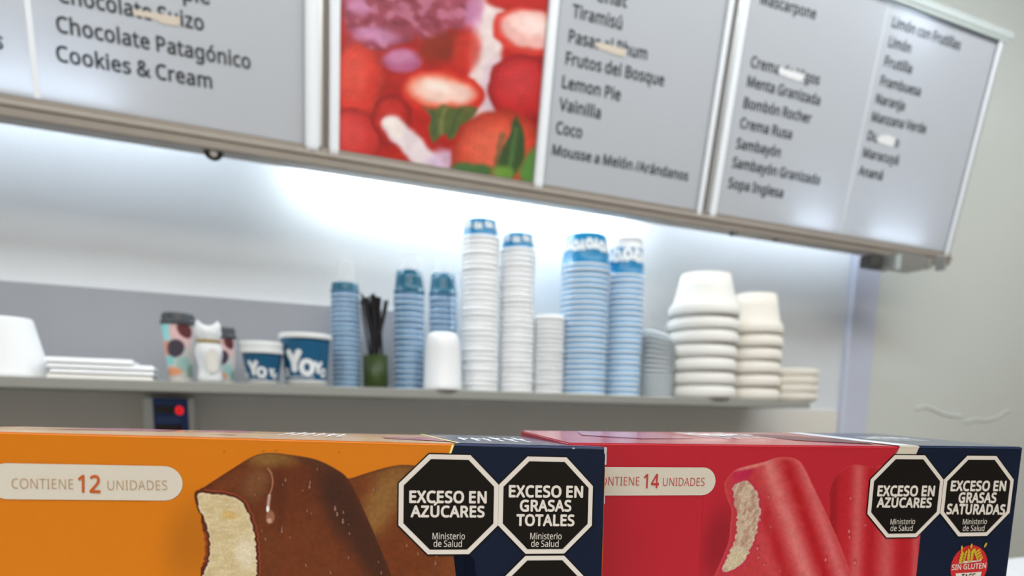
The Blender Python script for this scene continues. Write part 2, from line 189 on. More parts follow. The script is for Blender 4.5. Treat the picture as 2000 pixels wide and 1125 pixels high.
# painting: soft shapes drawn in print coordinates
def sst(x): x = np.clip(x, 0, 1); return x * x * (3 - 2 * x)
class Paint:
    def __init__(s, U, V, base): s.U = U; s.V = V; s.C = np.ones(U.shape + (3,)) * np.array(base, float)
    def put(s, m, c, op=1.0): m = (m * op)[..., None]; s.C = s.C * (1 - m) + np.array(c, float) * m
    def ell(s, cx, cy, rx, ry, ang, c, soft=.3, op=1.0, wob=0):
        t = math.radians(ang); dx = s.U - cx; dy = s.V - cy
        a = (dx * math.cos(t) + dy * math.sin(t)) / rx; b = (-dx * math.sin(t) + dy * math.cos(t)) / ry
        r = np.sqrt(a * a + b * b)
        if wob: r = r + wob * (vnoise(s.U / 22, s.V / 22) - .5)
        s.put(sst((1 + soft / 2 - r) / soft), c, op); return r
    def polymask(s, pts, soft=2.0):
        pts = np.array(pts, float); n = len(pts); ins = np.zeros(s.U.shape, bool); dmin = np.full(s.U.shape, 1e9)
        for i in range(n):
            x0, y0 = pts[i]; x1, y1 = pts[(i + 1) % n]
            if y0 != y1:
                c = ((y0 > s.V) != (y1 > s.V)) & (s.U < (x1 - x0) * (s.V - y0) / (y1 - y0) + x0); ins ^= c
            ex, ey = x1 - x0, y1 - y0; t = np.clip(((s.U - x0) * ex + (s.V - y0) * ey) / (ex * ex + ey * ey + 1e-9), 0, 1)
            dmin = np.minimum(dmin, np.hypot(s.U - x0 - t * ex, s.V - y0 - t * ey))
        sd = np.where(ins, dmin, -dmin); return sst(sd / soft + .5), sd
    def poly(s, pts, c, soft=2.0, op=1.0): m, sd = s.polymask(pts, soft); s.put(m, c, op); return m, sd
    def line(s, pts, wd, c, soft=2, op=1.0, within=None):
        d = np.full(s.U.shape, 1e9); pts = np.array(pts, float)
        for (x0, y0), (x1, y1) in zip(pts[:-1], pts[1:]):
            ex, ey = x1 - x0, y1 - y0; t = np.clip(((s.U - x0) * ex + (s.V - y0) * ey) / (ex * ex + ey * ey + 1e-9), 0, 1)
            d = np.minimum(d, np.hypot(s.U - x0 - t * ex, s.V - y0 - t * ey))
        m = sst((wd / 2 - d) / soft + .5)
        if within is not None: m = m * within
        s.put(m, c, op)
_N = rng.random((256, 256))
def vnoise(x, y):
    xi = np.floor(x).astype(int); yi = np.floor(y).astype(int); fx = x - xi; fy = y - yi; fx = fx * fx * (3 - 2 * fx); fy = fy * fy * (3 - 2 * fy)
    g = lambda a, b: _N[a % 256, b % 256]
    return (g(xi, yi) * (1 - fx) + g(xi + 1, yi) * fx) * (1 - fy) + (g(xi, yi + 1) * (1 - fx) + g(xi + 1, yi + 1) * fx) * fy
def smoothpoly(pts, k=6):
    """closed Catmull-Rom through the points"""
    pts = np.array(pts, float); n = len(pts); out = []
    for i in range(n):
        p0, p1, p2, p3 = pts[i - 1], pts[i], pts[(i + 1) % n], pts[(i + 2) % n]
        for j in range(k):
            t = j / k; out.append(.5 * ((2 * p1) + (-p0 + p2) * t + (2 * p0 - 5 * p1 + 4 * p2 - p3) * t * t + (-p0 + 3 * p1 - 3 * p2 + p3) * t ** 3))
    return out
def print_mesh(name, pl, a0, a1, b0, b1, na, nb, off, painter, M, parent, wh=(238, 222, 198)):
    A, B = np.meshgrid(np.linspace(a0, a1, na), np.linspace(b0, b1, nb))
    W = pl.o + A[..., None] * pl.ex + B[..., None] * pl.ez + off * pl.n
    U, V = proj(W)
    C = painter(U, V); C = np.clip(C, 0, 255) / 255.0
    L = np.where(C <= .04045, C / 12.92, ((C + .055) / 1.055) ** 2.4); whl = np.array([lin(x) for x in wh]); L = np.clip(L / whl * .85, 0, .93)
    verts = (W.reshape(-1, 3) - (rootloc(parent) if parent else 0)).astype(np.float32)
    idx = np.arange(na * nb).reshape(nb, na); Q = np.stack([idx[:-1, :-1], idx[:-1, 1:], idx[1:, 1:], idx[1:, :-1]], -1).reshape(-1, 4)
    me = bpy.data.meshes.new(name); me.vertices.add(na * nb); me.vertices.foreach_set('co', verts.ravel())
    me.loops.add(Q.size); me.loops.foreach_set('vertex_index', Q.ravel().astype(np.int32))
    me.polygons.add(len(Q)); me.polygons.foreach_set('loop_start', (np.arange(len(Q)) * 4).astype(np.int32)); me.update(calc_edges=True)
    ca = me.color_attributes.new('Col', 'FLOAT_COLOR', 'POINT')
    cc = np.ones((na * nb, 4), np.float32); cc[:, :3] = L.reshape(-1, 3); ca.data.foreach_set('color', cc.ravel())
    me.materials.append(M); o = bpy.data.objects.new(name, me); COL.objects.link(o)
    if parent: o.parent = parent
    return o
def ordinal(n):
    w = 'first second third fourth fifth sixth seventh eighth ninth tenth eleventh twelfth thirteenth fourteenth fifteenth sixteenth seventeenth eighteenth nineteenth twentieth'.split()
    return w[n - 1] if n <= 20 else ('twenty-' + w[n - 21] if n < 30 else 'thirtieth' if n == 30 else 'thirty-' + w[n - 31])

# ------------------------------------------------------------------ materials
WY = 1.48; SY = 1.25
m_wall = mat('wall_paint', (.72, .75, .77, 1), .55, noise=.03, nscale=3, bump=.12, bscale=60)
m_wall2 = mat('wall_paint_green_grey', (.63, .655, .61, 1), .7, noise=.04, nscale=2.5, bump=.2, bscale=30)
m_band = mat('grey_splash_panel', (.33, .345, .375, 1), .45, noise=.03)
m_post = mat('lavender_white_paint', (.56, .59, .70, 1), .5)
m_room = mat('room_paint', (.62, .60, .57, 1), .8, noise=.03)
m_floor = mat('floor_tile', (.35, .33, .30, 1), .4, noise=.1, nscale=6)
m_shelf = mat('grey_laminate', (.31, .315, .29, 1), .45, noise=.04, nscale=40)
m_alu = mat('satin_aluminium', (.80, .83, .86, 1), .32, metal=.85)
m_rail = mat('brownish_anodised_rail', (.33, .29, .25, 1), .5, metal=.25, noise=.08, nscale=30)
m_panel = mat('opal_acrylic', (.74, .76, .79, 1), .3, translucent=.45)
m_letter = mat('dark_grey_vinyl', (.022, .028, .036, 1), .5)
m_tape = mat('yellowed_tape', (.62, .54, .44, 1), .5)
m_tapew = mat('white_patch', (.78, .78, .78, 1), .5)
m_tubeglow = mat('fluorescent_glow', (1, 1, 1, 1), .5, emis=(.88, .96, 1, 1), es=22)
m_counter = mat('white_counter', (.80, .84, .90, 1), .25)
m_steel = mat('galvanised_steel', (.42, .42, .40, 1), .4, metal=.8)
m_dark = mat('dark_metal', (.06, .06, .055, 1), .5, metal=.4)

# ------------------------------------------------------------------ room shell
def struct(o): o['kind'] = 'structure'; return o
XL, XR, YB, ZC = -1.9, 3.3, -2.4, 2.7
struct(box('floor', (XL, YB, -.1), (XR, WY, 0), m_floor))
struct(box('ceiling', (XL, YB, ZC), (XR, WY, ZC + .1), m_room))
struct(box('wall_left', (XL - .1, YB, 0), (XL, WY, ZC), m_room))
wr = struct(box('wall_right', (XR, YB, 0), (XR + .1, WY, ZC), m_room))
struct(box('wall_front', (XL, YB - .1, 0), (XR, YB, ZC), m_room))
wb = struct(box('wall_back', (XL, WY, 0), (XR, WY + .1, ZC), m_wall))
xpost0 = P(1668, 560, WY - .02)[0]; xpost1 = P(1717, 560, WY - .02)[0]
struct(box('trim_1', (xpost0, WY - .022, 0), (xpost1, WY, ZC), m_post, bev=.004))
wg = struct(box('trim_2', (xpost1, WY - .012, 0), (XR, WY, ZC), m_wall2))
zb = P(300, 572, WY)[2]
struct(box('trim_3', (XL, WY - .006, 1.33), (P(772, 620, WY)[0], WY, zb), m_band))
struct(box('trim_4', (XL, WY - .005, .0), (xpost0 - .002, WY, 1.322), mat('lower_wall_paint', (.74, .71, .65, 1), .6, noise=.03, nscale=3)))
# raised paint crack on the right section of wall
for pts in ([(1788, 800), (1803, 794), (1818, 797), (1840, 808), (1862, 813), (1878, 812)], [(1885, 825), (1905, 820), (1925, 822), (1945, 817), (1962, 806), (1972, 803)]):
    V = []; 
    for (u, v) in pts:
        a = P(u, v - 3, WY - .012); b = P(u, v, WY - .016); c = P(u, v + 3, WY - .012); V += [a, b, c]
    FF = []
    for i in range(len(pts) - 1): FF += [(3 * i, 3 * i + 1, 3 * i + 4, 3 * i + 3), (3 * i + 1, 3 * i + 2, 3 * i + 5, 3 * i + 4)]
    mk('paint_crack', V, FF, m_wall2, wg)
# counter (top of the freezer the cartons stand on)
ZCNT = 1.121
ct = empty('counter', (.3, .4, 0), 'white counter top that the two cartons stand on, its far corner showing at lower right', 'counter')
yfar = None
r_ = ray(1985, 1087); t_ = (ZCNT - H) / r_[2]; yfar = (r_ * t_)[1]
box('worktop', (-.8, .12, ZCNT - .03), (1.6, yfar, ZCNT), m_counter, ct, bev=.006)
box('cabinet', (-.78, .15, 0), (1.58, yfar - .03, ZCNT - .03), m_counter, ct)

# ------------------------------------------------------------------ menu board
YM = 1.27; TILT = math.radians(9.6)
zm = P(600, 283, YM)[2]
MP = Plane((0, YM, zm), (1, 0, 0), (0, -math.sin(TILT), math.cos(TILT)))
def A_(u, v): return MP.inv(u, v)[0]
HB = MP.inv(1946, 74)[1]                         # board height
print('board height', HB, 'zm', zm)
mod_x = [(-1.2, A_(629, 284)), (A_(641, 288), A_(1369, 412)), (A_(1378, 412), A_(1853, 494))]
labels = ['backlit menu board module at left listing chocolate flavours', 'menu board module in the middle with the strawberry picture', 'menu board module at the right end listing fruit flavours']
mods = []
m_inner = mat('lightbox_inside', (.85, .88, .92, 1), .7)
for (x0, x1), lb in zip(mod_x, labels):
    r = empty('menu_board', MP.pt((x0 + x1) / 2, 0, -.04), lb, 'menu board', 'menu board modules above the shelf'); mods.append(r)
    # light box: back, top, bottom and sides
    pslab('back_sheet', MP, x0 + .001, x1 - .001, .004, HB - .004, -.075, -.070, m_inner, r)
    pslab('upright', MP, x0, x0 + .010, .0, HB, -.075, .006, m_alu, r, bev=.002)
    pslab('upright', MP, x1 - .010, x1, .0, HB, -.075, .006, m_alu, r, bev=.002)
    pslab('bottom_channel', MP, x0 + .0105, x1 - .0105, .0, .006, -.069, -.004, m_inner, r)
    pslab('top_channel', MP, x0 + .0105, x1 - .0105, HB - .008, HB, -.069, .004, m_alu, r)
def upright_round(r, x, rad, name='edge_profile'):
    """rounded snap profile on the front of an upright"""
    V = []; FF = []; n = 10; 
    for j, b in enumerate((-.008, -.002, HB)):
        rr = rad if j else rad * .8
        for i in range(n + 1):
            t = math.pi * i / n; V.append(MP.pt(x + rr * math.cos(t), b, .004 + rr * .7 * math.sin(t)))
    for j in range(2):
        for i in range(n): FF.append((j * (n + 1) + i, (j + 1) * (n + 1) + i, (j + 1) * (n + 1) + i + 1, j * (n + 1) + i + 1))
    FF.append(tuple(range(n + 1))); FF.append(tuple(2 * (n + 1) + i for i in range(n + 1)))
    o = mk(name, V, FF, m_profile, r, smooth=False)
m_profile = mat('bright_snap_profile', (.84, .87, .90, 1), .35)
upright_round(mods[0], A_(609, 281), .012); upright_round(mods[1], A_(652, 290), .0085)
upright_round(mods[1], A_(1050, 357), .010); upright_round(mods[1], A_(1364, 408), .006)
upright_round(mods[2], A_(1390, 414), .009); upright_round(mods[2], A_(1846, 494), .006)
T0, T1 = -.003, 0.0
def panel(r, xa, xb, name='text_panel'): return pslab(name, MP, xa, xb, .001, HB - .009, T0, T1, m_panel, r)
xs = A_(74, 195)
panel(mods[0], -1.19, xs - .0015); panel(mods[0], xs + .0015, mod_x[0][1] - .011)
pslab('seam_strip', MP, xs - .004, xs + .004, .001, HB - .009, T1 + .0002, T1 + .0012, m_profile, mods[0])
xphoto0, xphoto1 = A_(662, 290), A_(1040, 357)
m_print = mat('printed_acrylic', rough=.3, vcol=True)
panel(mods[1], A_(1062, 357), mod_x[1][1] - .011)
xs2 = A_(1641, 455)
panel(mods[2], mod_x[2][0] + .011, xs2 - .0008); panel(mods[2], xs2 + .0008, mod_x[2][1] - .011)
pslab('seam_strip', MP, xs2 - .0015, xs2 + .0015, .001, HB - .009, T1 + .0002, T1 + .0008, m_profile, mods[2])
pslab('picture_backing', MP, xphoto0 - .006, xphoto1 + .006, .001, HB - .009, T0, T1, m_panel, mods[1])
def strawberries(U, V):
    U = U + 8 * (vnoise(U / 26, V / 26) - .5) + 2 * (vnoise(U / 8 + 9, V / 8) - .5); V = V + 8 * (vnoise(U / 22 + 31, V / 22 + 7) - .5)
    p = Paint(U, V, (178, 34, 30)); n1 = vnoise(U / 30, V / 26); n2 = vnoise(U / 9 + 5, V / 9 + 8); n4 = vnoise(U / 15 + 3, V / 12 + 2)
    p.put(sst(n1 * 1.4 - .4), (140, 24, 26), .6)
    def berry(cx, cy, rx, ry, ang, c, hl, seeds=1.0):
        t = math.radians(ang); r = p.ell(cx, cy, rx, ry, ang, tuple(x * .72 for x in c), .12); p.ell(cx, cy, rx * .88, ry * .88, ang, c, .5)
        p.ell(cx - rx * .15, cy - ry * .15, rx * .55, ry * .55, ang, hl, 1.2, .55)
        a = ((U - cx) * math.cos(t) + (V - cy) * math.sin(t)) / 11; b = (-(U - cx) * math.sin(t) + (V - cy) * math.cos(t)) / 9; row = np.floor(b); a = a + .5 * (row % 2)
        fa = a - np.floor(a) - .5; fb = b - np.floor(b) - .5; inn = (r < .92) * seeds
        p.put(sst((.30 - np.hypot(fa * 1.5, fb)) / .15) * inn, tuple(x * .74 for x in c), .55); p.put(sst((.26 - np.hypot(fa * 1.8 + .2, fb + .22)) / .2) * inn, (240, 158, 132), .42)
    p.ell(952, 70, 32, 170, 6, (224, 208, 210), .4); p.ell(962, 170, 24, 60, 8, (210, 190, 204), .5)
    berry(698, 158, 52, 84, 5, (206, 52, 44), (226, 96, 80)); berry(690, 268, 58, 58, 20, (196, 46, 46), (218, 84, 84)); berry(765, 235, 40, 50, 0, (176, 34, 32), (200, 60, 56), .5)
    r = p.ell(800, -30, 152, 108, 8, (148, 64, 84), .16, wob=.3); r2 = p.ell(758, 30, 96, 60, -12, (142, 58, 78), .25, wob=.4)
    ins = sst((1.05 - np.minimum(r, r2)) / .2); ruf = vnoise((U + V * .6) / 20 + 2, (V - U * .5) / 11); p.put(ins * sst((ruf - .56) * 5), (186, 116, 146), .7); p.put(ins * sst((.36 - ruf) * 5), (112, 38, 58), .65)
    for c in ((735, 68, 46, 16, 8), (700, 14, 22, 16, 30), (926, 26, 16, 36, 10)): p.ell(*c, (198, 138, 182), 1.0, .8)
    r = p.ell(785, 118, 40, 24, 6, (170, 88, 130), .5); p.ell(780, 112, 28, 12, 6, (200, 138, 176), 1.1, .7)
    p.ell(868, 92, 50, 28, -15, (130, 38, 24), .9); p.ell(912, 100, 26, 42, 10, (196, 50, 40), .8, .8); p.ell(1010, 2, 62, 22, 5, (178, 32, 28), .4)
    p.ell(1030, 62, 70, 46, 12, (204, 58, 48), .12); p.ell(1036, 58, 60, 36, 12, (228, 176, 172), .35); p.ell(1040, 50, 40, 20, 12, (238, 208, 204), .9)
    berry(1022, 172, 70, 66, -10, (184, 34, 38), (204, 70, 76))
    p.ell(866, 184, 82, 46, 8, (198, 44, 34), .12); p.ell(862, 178, 68, 32, 8, (226, 120, 98), .4); p.ell(866, 178, 56, 22, 8, (238, 202, 192), .6); p.ell(858, 172, 26, 9, 8, (244, 220, 212), 1.0, .8)
    p.line([(766, 246), (800, 280), (840, 322), (858, 350)], 44, (226, 214, 222), 12); p.ell(770, 248, 24, 16, 30, (234, 224, 222), .5); p.ell(868, 318, 34, 26, 10, (206, 182, 214), .8, .9)
    berry(972, 302, 92, 84, -25, (206, 66, 48), (232, 128, 100))
    lf = [(828, 205), (845, 216), (862, 203), (882, 214), (905, 206), (935, 212), (918, 236), (898, 250), (880, 272), (868, 262), (848, 280), (838, 252), (842, 232)]
    p.poly(smoothpoly(lf), (84, 96, 50), 6); p.line([(868, 215), (862, 262)], 7, (128, 132, 84), 7, .7); p.line([(845, 215), (850, 265)], 6, (56, 84, 60), 6, .8); p.line([(900, 214), (876, 264)], 7, (62, 84, 54), 6, .8); p.line([(835, 208), (925, 216)], 5, (120, 96, 60), 5, .6)
    p.poly(smoothpoly([(1012, 228), (1022, 262), (1022, 300), (1008, 345), (985, 345), (972, 322), (992, 262)]), (56, 80, 46), 6)
    p.line([(1006, 250), (992, 335)], 8, (82, 112, 68), 7, .8); p.line([(980, 262), (970, 330)], 9, (96, 92, 58), 7, .7)
    p.ell(1045, 325, 28, 40, 20, (84, 132, 62), .5); p.ell(925, 332, 42, 14, 8, (70, 108, 60), .5); p.ell(985, 340, 20, 16, 0, (104, 146, 60), .7)
    p.C *= (.95 + .10 * n4)[..., None]
    return p.C
print_mesh('strawberry_picture', MP, xphoto0, xphoto1, .001, HB - .009, 260, 330, .0006, strawberries, m_print, mods[1], wh=(232, 236, 242))
H1 = .0205
def line_text(r, s, p0, p1, h=None, bold=.028):
    a0, b0 = MP.inv(*p0); a1, b1 = MP.inv(*p1); o = ptext('lettering', MP, s, a0, b0, a1, b1 * 0 + b0 + (b1 - b0), h or H1, .0006, m_letter, r, bold)
    return o
def hpx(u, v, px): return MP.inv(u, v - px)[1] - MP.inv(u, v)[1]
hB = hpx(130, 120, 30); hD = hpx(1110, 170, 24); hE = hpx(1450, 210, 22)
for s, p0, p1 in [('ple', (357, 0), (411, 9)), ('Chocolate Suizo', (113, 3), (399, 60)), ('Chocolate Patagónico', (111, 62), (490, 135)), ('Cookies & Cream', (111, 119), (415, 173)), ('s', (-9, 93), (7, 97))]:
    line_text(mods[0], s, p0, p1, hB)
for s, p0, p1 in [('enat', (1165, 2), (1224, 15)), ('Tiramisú', (1117, 33), (1214, 58)), ('Pasas al Rhum', (1110, 82), (1263, 117)), ('Frutos del Bosque', (1104, 125), (1296, 168)), ('Lemon Pie', (1097, 171), (1211, 197)), ('Vainilla', (1091, 214), (1172, 232)), ('Coco', (1085, 260), (1136, 270)), ('Mousse a Melón /Arándanos', (1078, 302), (1343, 353))]:
    line_text(mods[1], s, p0, p1, hD if len(s) < 20 else hD * .9, .03)
for s, p0, p1 in [('Mascarpone', (1484, 7), (1592, 38)), ('Crema de Higos', (1465, 130), (1599, 166)), ('Menta Granizada', (1458, 168), (1600, 206)), ('Bombón Rocher', (1451, 210), (1583, 241)), ('Crema Rusa', (1444, 249), (1545, 272)), ('Sambayón', (1437, 289), (1523, 307)), ('Sambayón Granizado', (1429, 326), (1600, 361)), ('Sopa Inglesa', (1421, 366), (1528, 386)),
                  ('Limón con Frutillas', (1741, 52), (1874, 98)), ('Limón', (1734, 90), (1777, 104)), ('Frutilla', (1726, 128), (1779, 144)), ('Frambuesa', (1718, 166), (1796, 188)), ('Naranja', (1709, 201), (1765, 216)), ('Manzana Verde', (1701, 236), (1807, 261)), ('Durazno', (1693, 273), (1754, 288)), ('Maracuyá', (1684, 306), (1753, 322)), ('Ananá', (1675, 341), (1722, 352))]:
    line_text(mods[2], s, p0, p1, hE * .95, .032)
for i, (r, q, M) in enumerate([(mods[0], [(258, 18), (300, 25), (352, 34), (350, 51), (318, 47), (300, 37), (262, 30)], m_tape), (mods[1], [(1163, 82), (1185, 86), (1222, 96), (1220, 112), (1200, 106), (1165, 94)], m_tape),
                (mods[2], [(1521, 131), (1545, 138), (1572, 146), (1566, 160), (1545, 154), (1520, 144)], m_tapew), (mods[2], [(1713, 266), (1735, 263), (1749, 272), (1745, 287), (1730, 284), (1712, 277)], m_tapew)]):
    ppoly('repair_tape', MP, q, .0010, M, r)
# rails
rail = empty('sign_rail', MP.pt(.4, -.02, 0), 'long brownish metal rail running under all the menu board modules', 'rail')
xe = mod_x[2][1] + .004
hr = MP.inv(600, 283)[1] - MP.inv(600, 323)[1]
pslab('rail_face', MP, -1.21, xe, -hr, -.0085, -.06, .010, m_rail, rail, bev=.003)
pslab('rail_lip', MP, -1.21, xe, -.0082, -.0005, -.004, .0035, m_rail, rail)
pslab('rail_bead', MP, -1.21, xe, -.016, -.0135, .0102, .0125, m_rail, rail)
def screw(u, v, rad):
    c = MP.px(u, v); a, b = MP.inv(u, v); V = []; n = 16
    V = [MP.pt(a + rad * math.cos(2 * math.pi * i / n), b + rad * math.sin(2 * math.pi * i / n), t) for t in (-.012, -.004) for i in range(n)]
    FF = [tuple(range(n))[::-1], tuple(range(n, 2 * n))] + [(i, (i + 1) % n, n + (i + 1) % n, n + i) for i in range(n)]
    o = mk('hanging_bolt', V, FF, m_dark, rail)
    V = [MP.pt(a + rad * .35 * math.cos(2 * math.pi * i / n), b - rad * .3 + rad * .35 * math.sin(2 * math.pi * i / n), t) for t in (-.0038, -.001) for i in range(n)]
    mk('bolt_head', V, FF, m_alu, o)
for k in (1, 2): pslab('gap_strip', MP, mod_x[k - 1][1] + .0003, mod_x[k][0] - .0003, 0, HB, -.07, -.012, m_rail, mods[k])
screw(417, 292, .016); screw(1437, 452, .010); screw(1521, 463, .008)
cap = empty('top_cap_rail', MP.pt(1.4, HB, 0), 'pale aluminium cap rail along the top of the menu board', 'rail')
m_cap = mat('pale_green_aluminium', (.50, .55, .53, 1), .45, metal=.3)
pslab('cap_face', MP, -1.2, xe + .018, HB + .0005, HB + .020, -.09, .010, m_cap, cap, bev=.003)
pslab('cap_lip', MP, -1.2, xe + .010, HB - .006, HB + .0003, .0065, .0095, m_cap, cap)
# support bracket under the right end
br = empty('wall_bracket', P(1760, 512, 1.38), 'dark steel bracket with bolts under the right end of the menu board', 'bracket')
def pbox(name, u0, v0, u1, v1, y0, y1, M, parent, bev=0):
    a = P(u0, v1, y0); b = P(u1, v0, y0); return box(name, (a[0], y0, a[2]), (b[0], y1, max(b[2], a[2] + .002)), M, parent, bev)
pbox('bracket_arm', 1702, 503, 1752, 519, 1.24, 1.275, m_dark, br, .001)
pbox('bracket_plate', 1752, 500, 1808, 519, 1.20, 1.25, m_steel, br, .001)
pbox('clip', 1753, 498, 1762, 525, 1.19, 1.199, m_cap, br, .001)
pbox('bolt', 1813, 505, 1822, 524, 1.19, 1.21, m_steel, br, .001); pbox('bolt', 1840, 500, 1850, 526, 1.19, 1.21, m_steel, br, .001)
# lamps inside the light boxes and the tube behind the board
def lamp_tube(name, p0, p1, rad, M, parent): return tube(name, [p0, p1], rad, M, parent, 12)
m_led = mat('led_glow', (1, 1, 1, 1), .5, emis=(.80, .90, 1, 1), es=9)
lamp_tube('lamp_strip', MP.pt(A_(-100, 170), .018, -.035), MP.pt(A_(230, 210), .018, -.035), .006, m_led, mods[0])
lamp_tube('lamp_strip', MP.pt(A_(1555, 430), .018, -.035), MP.pt(A_(1625, 440), .018, -.035), .006, m_led, mods[2])
lamp_tube('lamp_strip', MP.pt(A_(1700, 450), .014, -.035), MP.pt(A_(1800, 470), .014, -.035), .006, m_led, mods[2])
lamp_tube('lamp_strip', MP.pt(xs2 + .03, HB - .03, -.035), MP.pt(xs2 + .16, HB - .03, -.035), .006, m_led, mods[2])
lt = empty('tube_lamp', (P(860, 400, WY)[0], 1.42, 1.72), 'white tube lamp hidden behind the menu board, lighting the wall above the cups', 'lamp')
xa, xb = P(590, 330, WY)[0], P(1230, 440, WY)[0]
zt = MP.pt(0, -.004, 0)[2] + .045
lamp_tube('glass_tube', (xa, 1.42, zt), (xb, 1.42, zt), .012, m_tubeglow, lt)
box('lamp_housing', (xa - .03, 1.40, zt + .0135), (xb + .03, 1.46, zt + .035), m_inner, lt, bev=.002)
m_dimglow = mat('dim_tube_glow', (1, 1, 1, 1), .5, emis=(.86, .93, 1, 1), es=9)
for (x0, x1, lb) in ((-1.25, .02, 'dimmer tube lamp hidden behind the left part of the menu board'), (xb + .12, mod_x[2][1] - .05, 'dimmer tube lamp hidden behind the right part of the menu board')):
    l2 = empty('tube_lamp', ((x0 + x1) / 2, 1.42, zt + .08), lb, 'lamp')
    lamp_tube('glass_tube', (x0, 1.42, zt + .09), (x1, 1.42, zt + .09), .012, m_dimglow, l2)
    box('lamp_housing', (x0 - .02, 1.40, zt + .1035), (x1 + .02, 1.46, zt + .125), m_inner, l2, bev=.002)

# ------------------------------------------------------------------ shelf
zs = P(800, 759, SY)[2]; zsb = P(300, 764, SY)[2]
sh = empty('wall_shelf', ((.3), SY, zsb), 'long grey wall shelf carrying the cups and pots under the menu board', 'shelf')
xend = P(1583, 790, SY)[0]
box('shelf_board', (XL + .002, SY, zsb), (xend, WY - .007, zs), m_shelf, sh, bev=.0015)
for xx in (-.9,):
    bb = [(xx, WY - .007, zsb), (xx, WY - .18, zsb), (xx, WY - .007, zsb - .06)]
    V = [(a + dx, b, c) for dx in (0, .004) for a, b, c in bb]
    mk('shelf_bracket', V, [(0, 1, 2), (5, 4, 3), (0, 3, 4, 1), (1, 4, 5, 2), (2, 5, 3, 0)], m_shelf, sh)
ZS = zs + .0003
# controller under the shelf
m_housing = mat('pale_grey_plastic', (.80, .82, .78, 1), .5); m_bluep = mat('blue_faceplate', (.012, .05, .22, 1), .4); m_blk = mat('black_display', (.012, .01, .01, 1), .2)
m_redled = mat('red_digit', (.5, 0, 0, 1), .5, emis=(1, .02, .03, 1), es=.8); m_lbl = mat('pale_blue_lettering', (.10, .22, .45, 1), .5)
YC = WY - .05
ctl = empty('temperature_controller', P(335, 850, YC), 'blue faced temperature controller with a red lit digit on the wall under the shelf', 'controller')
CP = Plane(P(335, 800, YC), (1, 0, 0), (0, 0, 1))
def cpx(name, u0, v0, u1, v1, o0, o1, M, par, bev=0):
    a0, b1 = CP.inv(u0, v0); a1, b0 = CP.inv(u1, v1); return pslab(name, CP, a0, a1, b0, b1, o0, o1, M, par, bev)
cpx('housing', 277, 775, 384, 925, -.049, 0, m_housing, ctl, .003)
cpx('faceplate', 298, 777, 373, 915, .0002, .002, m_bluep, ctl)
d1 = cpx('display', 305, 793, 358, 808, .0022, .004, m_blk, ctl)
cpx('display', 305, 829, 355, 842, .0022, .004, m_blk, ctl)
a0, b0 = CP.inv(343, 808); a1, b1 = CP.inv(359, 808)
ptext('red_digit', CP, '0', a0, b0 - .0004, a1, b0 - .0004, abs(CP.inv(343, 794)[1] - b0), .0043, m_redled, d1, .06)
for v in (786, 816, 822): cpx('lettering', 306, v, 352, v + 2.2, .0022, .0028, m_lbl, ctl)

# ------------------------------------------------------------------ cups, pots and stacks on the shelf
m_cblue = mat('blue_printed_paper', (.003, .21, .44, 1), .35); m_cnavy = mat('blue_nested_paper', (.09, .22, .38, 1), .4); m_white = mat('white_paper', (.84, .87, .90, 1), .4)
m_pale = mat('pale_blue_paper', (.12, .34, .58, 1), .4); m_smokerim = mat('smoky_rim', (.50, .64, .78, 1), .3); m_whitecup = mat('white_plastic', (.86, .88, .90, 1), .35); m_foam = mat('white_foam', (.85, .84, .80, 1), .75, bump=.15, bscale=400)
m_foamb = mat('bluish_white_foam', (.90, .92, .94, 1), .7); m_cream = mat('cream_foam', (.83, .79, .71, 1), .75, bump=.15, bscale=400); m_teal = mat('teal_plastic', (.004, .11, .19, 1), .25); m_clearblue = mat('smoky_blue_plastic', (.10, .22, .38, 1), .25)
m_clear = mat('clear_plastic', (.93, .96, .98, 1), .08, alpha=.13, spec=.6); m_frost = mat('frosted_plastic', (.90, .94, .96, 1), .35, alpha=.9, translucent=.3)
def place(u0, u1, v, Y):
    a = P(u0, v, Y); b = P(u1, v, Y); return (a[0] + b[0]) / 2, (b[0] - a[0]) / 2 * .955
def dz(u, v0, v1, Y): return abs(P(u, v0, Y)[2] - P(u, v1, Y)[2])
def cup_mesh(name, r, rt, h, rim=.0016, rimh=.003, mats=None, th=.0006, band=0, square=False):
    """upside-down cup: rim at z=0, closed base at the top.  slots: wall, rim, (band near the closed end)"""
    pr = [(r - th, .0002), (r + rim * .2, 0), (r + rim, rimh * .35), (r + rim * .7, rimh * .85), (r - .0001, rimh)]
    nr = len(pr) - 1
    zb_ = h * (1 - band)
    pr += [(r + (rt - r) * (z / h), z) for z in (zb_ * .33, zb_ * .66, zb_)]
    if band: pr += [(rt + .0002, h)]
    pr += [(rt - .0015, h), (rt - .003, h - .003), (0.0001, h - .003)]
    pr += [(.0001, h - .004), (rt - .004, h - .004), (rt - .002 - th, h - .006), (r - th, .0002)]
    V, FF = lathe(pr, 40)
    mi = []
    for j in range(len(pr) - 1):
        k = 1 if j < nr else (2 if (band and j == nr + 3) else 0); mi += [k] * 40
    me = bpy.data.meshes.new(name); me.from_pydata(V, [], FF); me.update()
    for M in mats: me.materials.append(M)
    for p, i in zip(me.polygons, mi): p.material_index = i
    me.polygons.foreach_set('use_smooth', [True] * len(me.polygons)); return me
def link(name, me, loc, rz=0, parent=None):
    o = bpy.data.objects.new(name, me); COL.objects.link(o); o.location = tuple(loc); o.rotation_euler = (0, 0, rz)
    if parent: o.parent = parent
    return o
